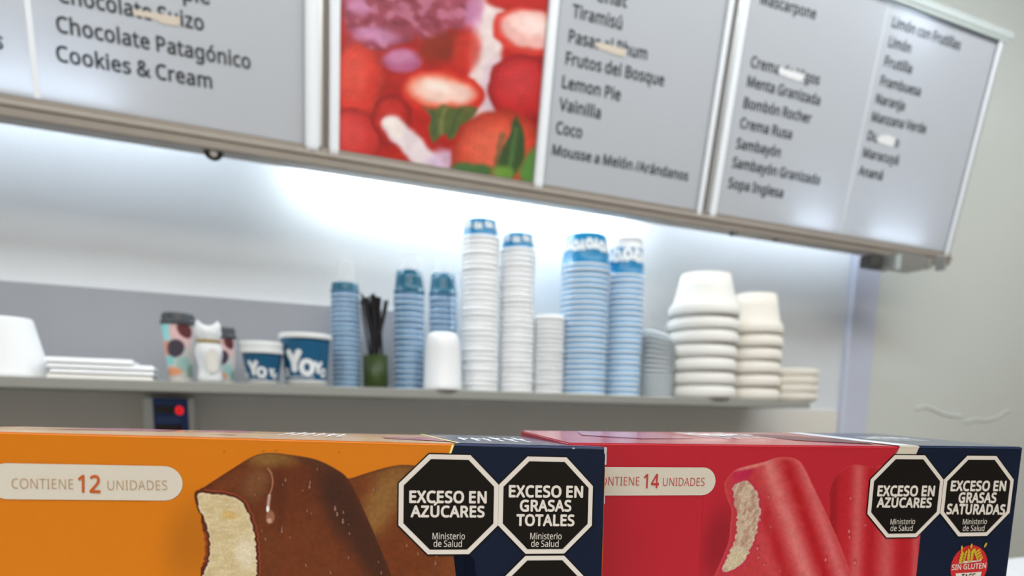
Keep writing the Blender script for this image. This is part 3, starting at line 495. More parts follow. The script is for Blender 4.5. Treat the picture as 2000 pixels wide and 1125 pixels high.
def stack(name, u0, u1, v, Y, n, v_top_first, h, rt, mats, where, noun, cat, group, top_mats=None, rim=.0016, rimf=.30, v_top=None, jitter=.0006, band=0, top_word='topmost', descr='upside down'):
    """n upside-down cups nested on the shelf; v_top_first: height in the photograph of the top cup's rim"""
    x, r = place(u0, u1, v, Y); uc = (u0 + u1) / 2
    ztop = P(uc, v_top_first, Y)[2]; pitch = (ztop - ZS) / (n - 1)
    hh = P(uc, v_top, Y)[2] - ztop if v_top else h
    R = r * rt
    me = cup_mesh(name + '_mesh', r, R, hh, rim, pitch * rimf, mats, band=band)
    tme = cup_mesh(name + '_top_mesh', r, R, hh, rim, pitch * rimf, top_mats or mats, band=band)
    out = None
    for i in range(n):
        last = i == n - 1; k = n - i
        o = link(name, tme if last else me, (x + random.uniform(-1, 1) * jitter, Y + random.uniform(-1, 1) * jitter, ZS + pitch * i), random.random() * 6)
        lb = f'{top_word} {noun}, {descr} on {where}' if last else f'{noun}, {ordinal(k)} from the top of {where}'
        tag(o, lb, cat, group); out = o
    return out, x, r, R, hh
def wrap_text(s, cup, r0, r1, h, ang, z, size, M, flip=False, bold=.09, stretch=1.0, name='printed_logo'):
    V, FF = text_mesh(s, bold); wd = V[:, 0].max(); sc = size / CAPH
    out = []
    for x, y, zo in V:
        x = (x - wd / 2) * sc * stretch; y = y * sc
        if flip: x, y = -x, size - y
        zz = z + y; rr = r0 + (r1 - r0) * zz / h + .0008 + zo * 5; t = ang + x / rr; out.append((rr * math.cos(t), rr * math.sin(t), zz))
    return mk(name, out, FF, M, cup, world=False)
FACE = -math.pi / 2 - .22                          # the side of a cup that faces the viewer
m_logo = mat('white_print', (.86, .90, .92, 1), .5)
# tall blue stacks
B = [m_cnavy, m_white]; TB = [m_cblue, m_white]
YF = 1.325
def print_top(o, r, R, hh, n=6, size=.018, z=.35):
    o.rotation_euler = (0, 0, 0)
    for k in range(n): wrap_text('YO', o, r, R, hh, FACE + (k - n / 2 + .5) * .62, hh * z + (k % 2) * .003, size, m_logo, flip=True, bold=.11, stretch=.8)
mp = [m_pale, m_white]
o, x, r, R, hh = stack('paper_cup', 1096, 1181, 650, YF, 25, 526, .07, .86, mp, 'the left tall blue stack', 'pale blue paper cup', 'cup', 'cups in the tall blue stack left of the other', TB, v_top=463, rimf=.42)
print_top(o, r, R, hh, 7, hh * .26, .48)
o, x, r, R, hh = stack('paper_cup', 1182, 1249, 650, YF + .015, 23, 545, .07, .86, mp, 'the right tall blue stack', 'pale blue paper cup', 'cup', 'cups in the right tall blue stack', [m_cblue, m_white, m_white], v_top=470, band=.26, rimf=.42)
print_top(o, r, R, hh, 7, hh * .26, .40)
# tall white stacks with a printed cup on top
W2 = [m_whitecup, m_whitecup]
o, x, r, R, hh = stack('paper_cup', 901, 973, 620, YF, 31, 474, .07, .88, W2, 'the tallest white stack', 'white paper cup', 'cup', 'cups in the tallest white stack', TB, v_top=434, rimf=.8, rim=.0007)
print_top(o, r, R, hh, 6, hh * .25, .50)
o, x, r, R, hh = stack('paper_cup', 977, 1041, 630, YF, 29, 497, .07, .88, W2, 'the second tallest white stack', 'white paper cup', 'cup', 'cups in the second tall white stack', TB, v_top=461, rimf=.8, rim=.0007)
print_top(o, r, R, hh, 6, hh * .25, .50)
# short white stack
stack('plastic_cup', 1041, 1099, 690, YF - .005, 17, 628, .012, .93, W2, 'the short white stack between towers', 'small white plastic cup', 'cup', 'cups in the short white stack', v_top=617, rimf=.8, rim=.0006)
# smoky blue plastic cups
SB = [m_clearblue, m_smokerim]; ST = [m_teal, m_teal]
o, x, r, R, hh = stack('plastic_cup', 647, 704, 660, YF + .03, 21, 572, .03, .94, SB, 'the stack left of the straws', 'smoky blue plastic cup', 'cup', 'cups in the smoky blue stack left of the straws', ST, v_top=555, rimf=.35)
ring, fr = lathe([(.0035, 0), (.0050, .0008), (.0065, 0), (.005, -.0008), (.0035, 0)], 16)
o.rotation_euler = (0, 0, 0)
def dome(u0, u1, v0, v1, Y, zbase, lb):
    x, r = place(u0, u1, v0, Y); h = dz((u0 + u1) / 2, v0, v1, Y)
    V, FF = lathe([(r, 0), (r * 1.03, .002), (r * .98, .004), (r * .82, h), (r * .75, h + .001), (.0005, h + .001)], 28)
    o = mk('clear_cup', V, FF, m_clear, smooth=True); o.location = (x, Y, zbase); tag(o, lb, 'cup', 'clear cups standing on the smoky blue stacks')
dome(656, 698, 555, 514, YF + .03, P(676, 555, YF + .03)[2] + .001, 'clear plastic cup upside down on the smoky blue stack left of the black straws')
o, x, r, R, hh = stack('plastic_cup', 769, 828, 680, YF + .02, 18, 574, .05, .84, SB, 'the stack right of the straws', 'smoky blue plastic cup', 'cup', 'cups in the smoky blue stack right of the straws', ST, v_top=531, rimf=.35)
dome(784, 822, 531, 502, YF + .02, P(803, 531, YF + .02)[2] + .001, 'clear plastic cup upside down on the stack right of the green straw holder')
o, x, r, R, hh = stack('plastic_cup', 838, 891, 680, YF + .085, 18, 578, .05, .84, SB, 'the stack behind the white tub', 'smoky blue plastic cup', 'cup', 'cups in the smoky blue stack behind the white tub', ST, v_top=537, rimf=.35)
dome(846, 884, 537, 508, YF + .085, P(865, 537, YF + .085)[2] + .001, 'clear plastic cup upside down on the stack behind the white tub')
# straw holder
x, r = place(707, 760, 715, YF + .01); hj = dz(730, 757, 692, YF + .01)
sh_ = empty('straw_holder', (x, YF + .01, ZS), 'small green glass holder filled with green beads for the black straws', 'holder')
m_gglass = mat('green_glass', (.05, .085, .015, 1), .4, alpha=.65); m_bead = mat('green_beads', (.055, .10, .015, 1), .4, noise=.5, nscale=200)
r *= .94
V, FF = lathe([(0.0005, 0), (r * .96, 0), (r, .003), (r, hj), (r * .93, hj), (r * .93, .004), (.0005, .004)], 28); mk('glass_jar', V, FF, m_gglass, sh_, smooth=True, world=False)
V, FF = lathe([(0.0005, .005), (r * .9, .005), (r * .9, hj * .55), (.0005, hj * .6)], 24)
bd = mk('bead_filling', V, FF, m_bead, sh_, world=False); bd['kind'] = 'stuff'
m_straw = mat('black_straw_plastic', (.010, .010, .013, 1), .35)
ttop = dz(720, 757, 575, YF + .01)
k = 0
for i in range(20):
    a = random.uniform(0, 6.28); q = random.uniform(.1, .75) * r; tx = r * (-1.1 + 1.5 * i / 17); hh = ttop * random.uniform(.95, 1.02)
    if i >= 18: tx = r * (.80 if i == 18 else .98); hh = ttop * .96
    p0 = np.array([x + q * math.cos(a) * .8, YF + .01 + q * math.sin(a) * .8, ZS + hj * .62]); p1 = np.array([x + tx, YF + .01 + random.uniform(-.6, .6) * r, ZS + hh])
    # stay inside the mouth of the jar
    o = tube('black_straw', [p0, p0 * .5 + p1 * .5 , p1], .0024, m_straw, None, 7)
    tag(o, (f'black straw in the green glass holder, {ordinal(i + 1)} from the left' if i else 'leftmost black straw in the green glass holder') if i < 18 else ('lone black straw leaning right in the green glass holder' if i == 18 else 'rightmost black straw in the green glass holder'), 'straw', 'black straws in the green holder')
# white tub
def tub(name, u0, u1, v0, v1, Y, prof, M, lb, cat, group=None):
    x, r = place(u0, u1, (v0 + v1) / 2, Y); h = P((u0 + u1) / 2, v0, Y)[2] - ZS
    V, FF = lathe([(r * a, h * b) for a, b in prof], 44)
    o = mk(name, V, FF, M, smooth=True); o.location = (x, Y, ZS); tag(o, lb, cat, group); return o
tub('white_tub', 826, 902, 650, 762, YF - .045, [(.0005, 0), (.94, 0), (1.0, .004), (1.0, .02), (.985, .10), (.97, .11), (.92, .72), (.90, .80), (.84, .90), (.74, .97), (.60, 1), (.0005, 1)], m_whitecup, 'white plastic tub with rounded shoulders in front of the cup stacks', 'tub')
# clear lid stack, the upper ones fanned to the left
x, r = place(1251, 1314, 720, YF + .01)
V, FF = lathe([(r, 0), (r * 1.03, .0012), (r, .0026), (r * .88, .0042), (r * .84, .0075), (.0005, .0075), (.0005, .0068), (r * .82, .0068), (r * .86, .0036), (r, 0)], 36)
me = bpy.data.meshes.new('clear_lid_mesh'); me.from_pydata(V, [], FF); me.materials.append(m_frost)
hl = P(1280, 655, YF)[2] - ZS
for i in range(15):
    t = i / 14; tilt = max(0, t - .35) * .52
    o = link('clear_lid', me, (x - .004 * t, YF + .01, ZS + .0002 + (hl - .012) * t + r * math.sin(tilt) * .35), 0); o.rotation_euler = (0, tilt, 0)
    tag(o, 'topmost frosted clear lid, tilted, on the stack beside the foam pots' if i == 14 else f'frosted clear dish, {ordinal(15 - i)} from the top of the stack beside the foam pots', 'lid', 'clear lids beside the foam pots')
# foam pots
def foam(u0, u1, n, vrim, vtop, Y, M, where, rt):
    return stack('foam_pot', u0, u1, 700, Y, n, vrim, .08, rt, [M, M], where, 'white foam pot' if M is m_foam else 'off-white foam pot', 'pot', 'foam pots in ' + where, v_top=vtop, rim=.003, rimf=.78, jitter=.0012)
foam(1312, 1423, 7, 622, 537, YF, m_foam, 'the taller foam stack', .70)
foam(1424, 1511, 6, 656, 576, YF + .01, m_cream, 'the shorter foam stack', .72)
# cream lids
x, r = place(1508, 1584, 750, YF - .01); hl = P(1545, 722, YF)[2] - ZS; n = 4; ph = hl / n
V, FF = lathe([(.0005, .0), (r * .90, 0), (r * .95, ph * .30), (r, ph * .36), (r * 1.0, ph * .9), (r * .97, ph * .97), (.0005, ph * .97)], 40)
me = bpy.data.meshes.new('foam_lid_mesh'); me.from_pydata(V, [], FF); me.materials.append(m_cream)
for i in range(n):
    o = link('foam_lid', me, (x, YF - .01, ZS + ph * i)); tag(o, f'cream foam lid, {"topmost" if i == n-1 else ordinal(n - i) + " from the top"} of the low stack at shelf end', 'plate', 'foam lids at the shelf end')
# dark tin behind the foam pots
x, r = place(1486, 1520, 680, YF + .09); h = P(1515, 652, YF + .09)[2] - ZS
V, FF = lathe([(.0005, 0), (r, 0), (r, h * .92), (r * .92, h), (.0005, h)], 24); o = mk('dark_bottle', V, FF, mat('dark_bottle_plastic', (.05, .055, .07, 1), .3), smooth=False); o.location = (x, YF + .09, ZS)
tag(o, 'dark slim bottle mostly hidden behind the shorter foam pot stack', 'bottle')
# big foam pot at the left edge
xa_, xb_ = P(-62, 700, YF)[0], P(98, 700, YF)[0]; h = P(40, 623, YF)[2] - ZS; r = (xb_ - xa_) / 2
V, FF = lathe([(r * .93, 0), (r, 0), (r * 1.0, h * .05), (r * .97, h * .10), (r * .96, h * .12), (r * .64, h * .97), (r * .60, h), (.0005, h), (.0005, h - .003), (r * .58, h - .003), (r * .93, 0)], 48)
o = mk('foam_pot', V, FF, m_foamb, smooth=False); o.location = ((xa_ + xb_) / 2, YF, ZS); tag(o, 'large white foam pot upside down at the left edge of the photo', 'pot')
# flat trays
xa_, xb_ = P(102, 715, YF)[0], P(303, 722, YF)[0]; h = (P(200, 703, YF)[2] - ZS); n = 4; xx = [(0, 0), (.004, .002), (.001, .003), (-.002, -.016)]
for i in range(n):
    th = h / n; z0 = ZS + th * i; dx0, dx1 = xx[i]
    a, b = xa_ + dx0, xb_ + dx1 - (.01 if i == 3 else 0)
    cx = (a + b) / 2; V = [(a, YF - .053, z0), (b, YF - .053, z0), (b, YF + .068, z0), (a, YF + .068, z0), (a + .003, YF - .048, z0 + th * .92), (b - .003, YF - .048, z0 + th * .92), (b - .003, YF + .063, z0 + th * .92), (a + .003, YF + .063, z0 + th * .92)]
    o = mk('foam_tray', V, [(3, 2, 1, 0), (4, 5, 6, 7), (0, 1, 5, 4), (1, 2, 6, 5), (2, 3, 7, 6), (3, 0, 4, 7)], m_foamb if i else m_foam)
    bevel(o, .0015, 2); tag(o, f'flat white foam tray, {["bottom", "second from bottom", "third from bottom", "topmost"][i]} of the pile left of the coffee cups', 'tray', 'foam trays piled on the shelf')

# patterned coffee cups
m_pcup = mat('patterned_paper', rough=.45, vcol=True); m_cuplid = mat('dark_grey_lid', (.055, .06, .07, 1), .35)
def cup_upright(name, u0, u1, v0, v1, Y, rb, lb, cat, painter=None, wall=None, seg=96, nz=90, lidm=m_cuplid, lidf=.14, group=None):
    x, r = place(u0, u1, v0 + 12, Y); uc = (u0 + u1) / 2; h = P(uc, v0, Y)[2] - ZS; hc = h * (1 - lidf)
    root = empty(name, (x, Y, ZS), lb, cat, group)
    zz = np.linspace(0, hc, nz); tt = np.linspace(0, 2 * math.pi, seg, endpoint=False)
    T, Z = np.meshgrid(tt, zz); RR = r * (rb + (.97 - rb) * Z / hc)
    V = np.stack([RR * np.cos(T), RR * np.sin(T), Z], -1)
    FF = [(j * seg + i, j * seg + (i + 1) % seg, (j + 1) * seg + (i + 1) % seg, (j + 1) * seg + i) for j in range(nz - 1) for i in range(seg)]
    FF.append(tuple(range(seg))[::-1])
    b = mk('cup_body', V.reshape(-1, 3), FF, wall or m_pcup, root, smooth=True, world=False)
    if painter:
        C = painter(T, Z / hc); C = np.clip(C, 0, 255) / 255; L = np.where(C <= .04045, C / 12.92, ((C + .055) / 1.055) ** 2.4)
        ca = b.data.color_attributes.new('Col', 'FLOAT_COLOR', 'POINT'); cc = np.ones((seg * nz, 4), np.float32); cc[:, :3] = L.reshape(-1, 3); ca.data.foreach_set('color', cc.ravel())
    return root, r, h, hc
def pastel(T, Z):
    ang = (T - FACE + math.pi) % (2 * math.pi) - math.pi; U = ang * 21 + 33; V = (1 - Z) * 110
    U = U % 75
    p = Paint(U, V, (206, 205, 204))
    p.ell(12, 14, 15, 22, -20, (150, 222, 222), .25); p.ell(6, 42, 9, 16, 0, (232, 200, 200), .4); p.ell(16, 48, 10, 14, 0, (226, 150, 118), .3)
    p.ell(44, 24, 17, 24, -30, (226, 190, 190), .3); p.ell(47, 14, 10, 15, -20, (96, 40, 44), .25)
    p.ell(32, 48, 13, 17, 20, (66, 58, 72), .25); p.ell(44, 76, 12, 14, 0, (160, 196, 190), .5); p.ell(20, 70, 10, 9, 0, (140, 205, 205), .4); p.ell(24, 90, 17, 8, 0, (232, 160, 118), .25)
    p.ell(62, 52, 9, 30, 0, (206, 196, 190), .5); p.ell(60, 90, 10, 14, 0, (130, 160, 145), .5)
    p.put((V > 101) * 1.0, (218, 214, 208)); return p.C
def lid_on(root, r, hc, h):
    V, FF = lathe([(r * .96, hc - .003), (r * 1.03, hc - .003), (r * 1.04, hc + .002), (r * .97, hc + .004), (r * .93, h - .003), (r * .88, h), (r * .8, h), (r * .78, h - .004), (.0005, h - .004)], 40)
    mk('cup_lid', V, FF, m_cuplid, root, smooth=False, world=False)
rt_, r, h, hc = cup_upright('coffee_cup', 311, 384, 613, 740, YF + .01, .66, 'tall pastel patterned coffee cup with a dark lid, left of the white bag', 'cup', pastel, group='patterned coffee cups with dark lids'); lid_on(rt_, r, hc, h)
rt_, r, h, hc = cup_upright('coffee_cup', 412, 462, 640, 742, YF + .06, .70, 'shorter pastel patterned coffee cup with a dark lid, behind the white bag', 'cup', pastel, group='patterned coffee cups with dark lids', lidf=.17); lid_on(rt_, r, hc, h)
# small white bag tied with gold ribbon
Yb = YF - .045
x, r = place(379, 438, 700, Yb); h = P(408, 634, Yb)[2] - ZS
bag = empty('gift_bag', (x, Yb, ZS), 'small white gathered bag tied with a gold ribbon between the coffee cups', 'bag')
m_bag = mat('white_cellophane', (.76, .79, .81, 1), .3, bump=.4, bscale=120); m_bag2 = mat('off_white_contents', (.74, .72, .66, 1), .6); m_gold = mat('gold_ribbon', (.42, .30, .10, 1), .35, metal=.4)
prof = [(.86, 0), (.92, .06), (.84, .14), (.76, .26), (.88, .38), (.97, .50), (.92, .60), (.76, .68), (.74, .72), (.76, .76), (.93, .84), (.86, .92), (.70, .97)]
V = []; seg = 48
for j, (a, b) in enumerate(prof):
    for i in range(seg):
        t = 2 * math.pi * i / seg; cr_ = 1 + (.06 * math.sin(9 * t + j * .5) if 6 < j < 11 else .025 * math.sin(5 * t + j)); zt_ = h * b
        if j >= 11: zt_ += h * .05 * (1 + math.cos(2 * t)) ; 
        V.append((r * a * cr_ * math.cos(t), r * .7 * a * cr_ * math.sin(t), zt_ if j else 0))
FF = [(j * seg + i, j * seg + (i + 1) % seg, (j + 1) * seg + (i + 1) % seg, (j + 1) * seg + i) for j in range(len(prof) - 1) for i in range(seg)]
FF.append(tuple(range(seg))[::-1]); mk('bag_body', V, FF, m_bag, bag, smooth=True, world=False)
V, FF = lathe([(.80, .685), (.84, .69), (.84, .735), (.80, .74)], seg); V = [(a * r, b * r * .72, c * h) for a, b, c in V]; mk('ribbon', V, FF, m_gold, bag, world=False)
V = []; n = 20
for i in range(n):
    t = 2 * math.pi * i / n; V.append((r * (.22 + .42 * math.cos(t)), -r * .7 * math.sqrt(max(.0, 1 - ((.22 + .42 * math.cos(t)) / 1.0) ** 2)) * .98 - .0015, h * (.37 + .21 * math.sin(t))))
mk('oval_label', V, [tuple(range(n))], m_bag2, bag, world=False)
# yoghurt cups with logo
m_cream_r = mat('yoghurt_cup_white', (.80, .82, .82, 1), .4); m_yblue = mat('yoghurt_cup_blue', (.003, .095, .21, 1), .35)
def yo(u0, u1, v0, v1, Y, rb, lidh, ln, lb):
    x, r = place(u0, u1, v0 + 14, Y); uc = (u0 + u1) / 2; h = P(uc, v0, Y)[2] - ZS; hb = h - lidh * h
    root = empty('yoghurt_cup', (x, Y, ZS), lb, 'cup', 'blue logo cups standing upright')
    R0 = r * rb; R1 = r * .93
    V, FF = lathe([(R0 - .001, .0), (R0, .0), (R0 + (R1 - R0) * .12, hb * .12)], 56, cap0=True); mk('white_base_band', V, FF, m_cream_r, root, smooth=True, world=False)
    V, FF = lathe([(R0 + (R1 - R0) * .12, hb * .12), (R1, hb)], 56); b = mk('cup_body', V, FF, m_yblue, root, smooth=True, world=False)
    dzl = (h - hb) / ln
    for i in range(ln):
        z = hb + dzl * i; V, FF = lathe([(R1 * .9, z), (r * .99, z), (r * 1.01, z + dzl * .15), (r * 1.01, z + dzl * .8), (r * .98, z + dzl * .98), (r * .9, z + dzl * .98), (r * .88, z + dzl * .3), (.0005, z + dzl * .3)], 56)
        mk('rolled_rim' if ln == 1 else 'stacked_rim', V, FF, m_cream_r, root, smooth=False, world=False)
    s = hb * .34
    for k, sc, zz in ((-1, .55, .22), (0, 1, .26), (1, .55, .22)):
        a = FACE - .17 + k * .98
        o = wrap_text('Y', b, R0, R1, hb, a - s * sc * .42 / R1, hb * (zz + .06), s * sc * 1.15, m_logo, bold=.085); 
        wrap_text('O', b, R0, R1, hb, a + s * sc * .48 / R1, hb * (zz - .02), s * sc * .85, m_logo, bold=.085)
        if k == 0: wrap_text('HELADO DE YOGUR', b, R0, R1, hb, a, hb * .155, s * .13, m_logo, bold=.03, name='small_lettering')
yo(467, 556, 669, 748, YF - .04, .68, .28, 2, 'smaller blue yoghurt cup with a thick white rim, right of the coffee cups')
yo(542, 650, 654, 752, YF - .03, .76, .10, 1, 'larger blue yoghurt cup with white logo beside the smoky blue stack')

# ------------------------------------------------------------------ the two cartons
def rod(wv):
    wv = np.array(wv, float); th = np.linalg.norm(wv) + 1e-12; k = wv / th; K = np.array([[0, -k[2], k[1]], [k[2], 0, -k[0]], [-k[1], k[0], 0]])
    return np.eye(3) + math.sin(th) * K + (1 - math.cos(th)) * K @ K
m_wtext = mat('cream_white_ink', alb(226, 208, 182), .35, spec=.35); m_black = mat('black_ink', (.0045, .0035, .003, 1), .33, spec=.25)
PR = dict(rough=.36, spec=.4)
m_art = mat('gloss_printed_board', vcol=True, **PR)
OC = (212, 114, 8); RC = (186, 28, 40); NC = (12, 26, 50)
m_or = mat('orange_board', alb(*OC), **PR, bump=.05, bscale=300); m_red = mat('red_board', alb(*RC), **PR, bump=.05, bscale=300); m_navy = mat('navy_board', alb(7, 21, 40), .4, spec=.25, bump=.05, bscale=300)
m_pill = mat('cream_print', alb(214, 196, 165), .4); m_tan = mat('tan_ink', alb(176, 132, 84), .4); m_orink = mat('orange_ink', alb(196, 84, 24), .4); m_redink = mat('red_ink', alb(190, 50, 44), .4)
m_yel = mat('yellow_line', alb(245, 226, 120), .4); m_worn = mat('worn_board_edge', alb(190, 182, 168), .8, noise=.3, nscale=300)
m_or_sheen = mat('orange_board_painted_sheen', alb(224, 166, 104), .22, spec=.9, coat=.4); m_pinkt = mat('pink_top_print', alb(196, 96, 110), .22, spec=.9, coat=.4); m_redt = mat('red_board_top', alb(190, 36, 50), .22, spec=.9, coat=.4); m_navyt = mat('navy_board_top', alb(28, 46, 76), .22, spec=.9, coat=.4)  # orange top lightened to peach: its sheen is put into the base colour
m_whitet = mat('white_top_print', alb(228, 222, 212), .35); m_brown = mat('brown_top_print', alb(110, 60, 50), .35)
HTB = .164
def carton(pose, xl, xr, zt, bl, br_, navy_x, main, mtop, lb, name='ice_cream_carton'):
    Rr = rod(pose[:3]); c = np.array(pose[3:6]) + [0, 0, H]
    pl = Plane(c, Rr[:, 0], Rr[:, 2])
    TL, TR = pl.pt(xl, zt), pl.pt(xr, zt)
    root = empty(name, (TL[0], TL[1], ZCNT), lb, 'box', 'ice cream cartons on the counter')
    # lower corners: carry the face down to the counter
    def down(p): t = (p[2] - (ZCNT + .0005)) / Rr[2, 2]; return p - Rr[:, 2] * t
    BL, BR = down(TL), down(TR)
    V = [BL, BR, TR, TL]
    rh = np.array([Rr[0, 0], Rr[1, 0], 0]); rh /= np.linalg.norm(rh); fh = np.array([-rh[1], rh[0], 0])
    TLb = TL + fh * .12; TLb[2] = bl; TRb = TR + fh * .12; TRb[2] = br_
    BLb = BL + fh * .12; BRb = BR + fh * .12
    V += [BLb, BRb, TRb, TLb]
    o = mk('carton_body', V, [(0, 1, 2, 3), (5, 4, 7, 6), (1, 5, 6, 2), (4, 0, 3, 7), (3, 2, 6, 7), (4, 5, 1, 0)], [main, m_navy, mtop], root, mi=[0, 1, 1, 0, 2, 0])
    bm = bmesh.new(); bm.from_mesh(o.data); bmesh.ops.bevel(bm, geom=[e for e in bm.edges], offset=.0007, segments=3, affect='EDGES'); bm.to_mesh(o.data); bm.free()
    return root, pl, (TL, TR, TRb, TLb)
# --- orange carton
OP = [-0.07656879, 0.0254467, -0.20797695, 0.09449535, 0.28752182, -0.04207536]
oc, OPL, OT = carton(OP, -.2257, .0738, .0274, 1.2867, 1.2840, 0, m_or, m_or_sheen, 'orange ice cream carton with a chocolate coated bar, marked 12 units, in front at left')
RP = [0, 0, -0.22938607, .34205318, .24855858, -.04163395]
rc, RPL, RT = carton(RP, -.1905, .0715, .0272, 1.2878, 1.2890, 0, m_red, m_redt, 'red ice cream carton with strawberry ice bars, marked 14 units, behind the orange carton')
def top_plane(T):
    TL, TR, TRb, TLb = T; c = (TL + TR + TRb + TLb) / 4; ex = TR - TL; ex = ex / np.linalg.norm(ex); q = (TRb + TLb - TR - TL) / 2; ez = q - q.dot(ex) * ex; ez /= np.linalg.norm(ez); return Plane(c, ex, ez)
def top_quad(T, s, t, lift=.0004):
    """point on the (slightly warped) top: s along the front edge, t from front to back"""
    TL, TR, TRb, TLb = T; p = (TL * (1 - s) + TR * s) * (1 - t) + (TLb * (1 - s) + TRb * s) * t; return p + [0, 0, lift]
def top_poly(name, T, st, M, root, lift=.0004, grid=None):
    V = [top_quad(T, s, t, lift) for s, t in st]; return mk(name, V, [tuple(range(len(V)))], M, root)
def sx(pl, u, v, xl, xr): return (pl.inv(u, v)[0] - xl) / (xr - xl)
# navy end panels
def front_poly(name, pl, pts, off, M, root): return ppoly(name, pl, pts, off, M, root)
ztop_px = lambda pl, x, z=.0270: tuple(float(q) for q in proj(pl.pt(x, z)))
nav = [ztop_px(OPL, .0018), (886, 872), (881, 886), (868, 930), (866, 985), (880, 1040), (906, 1075), (926, 1092), (930, 1125), (938, 1300)]
bot = [tuple(float(q) for q in proj(OPL.pt(.0733, -.12)))]
np_ = [OPL.inv(*q) for q in nav] + [(OPL.inv(938, 1300)[0], -.118), (.0733, -.118), (.0733, .0270)]
ppoly('navy_panel', OPL, np_, .00015, m_navy, oc, local=True)
yl = [OPL.inv(*q) for q in nav[:3]]; ppoly('yellow_line', OPL, yl + [(a - .0010, b) for a, b in yl[::-1]], .00022, m_yel, oc, local=True)
s0 = (OPL.inv(885, 868)[0] + .2257) / (.0738 + .2257)
top_poly('navy_top_panel', OT, [(s0 + .01, .004), (.997, .004), (.997, .995), (s0 - .02, .995)], m_navyt, oc)
top_poly('yellow_line', OT, [(s0 + .006, .004), (s0 + .011, .004), (s0 - .019, .995), (s0 - .024, .995)], m_yel, oc, .0005)
def scribble(T, s0, s1, t0, t1, n, M, root, seed, name='top_lettering', lift=.0006):
    rr = random.Random(seed); V = []; FF = []
    for k in range(n):
        a = s0 + (s1 - s0) * k / n; b = a + (s1 - s0) / n * rr.uniform(.55, .9); t = t0 + rr.uniform(0, .12) * (t1 - t0); u = t1 - rr.uniform(0, .35) * (t1 - t0); sk = (s1 - s0) / n * .25
        i = len(V); V += [top_quad(T, a, t, lift), top_quad(T, a + (b - a) * .35, t, lift), top_quad(T, a + sk + (b - a) * .35, u, lift), top_quad(T, a + sk, u, lift)]
        FF.append((i, i + 1, i + 2, i + 3)); i = len(V); mid = (t + u) / 2
        V += [top_quad(T, a, mid, lift), top_quad(T, b, mid + .05 * (u - t), lift), top_quad(T, b + sk * .6, mid + .25 * (u - t), lift), top_quad(T, a, mid + .2 * (u - t), lift)]; FF.append((i, i + 1, i + 2, i + 3))
    return mk(name, V, FF, M, root)
scribble(OT, .49, .60, .25, .85, 6, m_whitet, oc, 3)
scribble(OT, s0 + .03, s0 + .16, .22, .75, 6, m_whitet, oc, 5)
top_poly('top_bar_picture', OT, [(.33, .3), (.43, .22), (.44, .6), (.40, .92), (.34, .9)], m_pinkt, oc)
top_poly('top_bar_picture', OT, [(.66, .3), (.78, .12), (.80, .3), (.72, .7), (.64, .8)], m_pinkt, oc)
top_poly('top_bar_picture', OT, [(.15, .4), (.30, .5), (.30, .85), (.17, .9)], m_pinkt, oc)
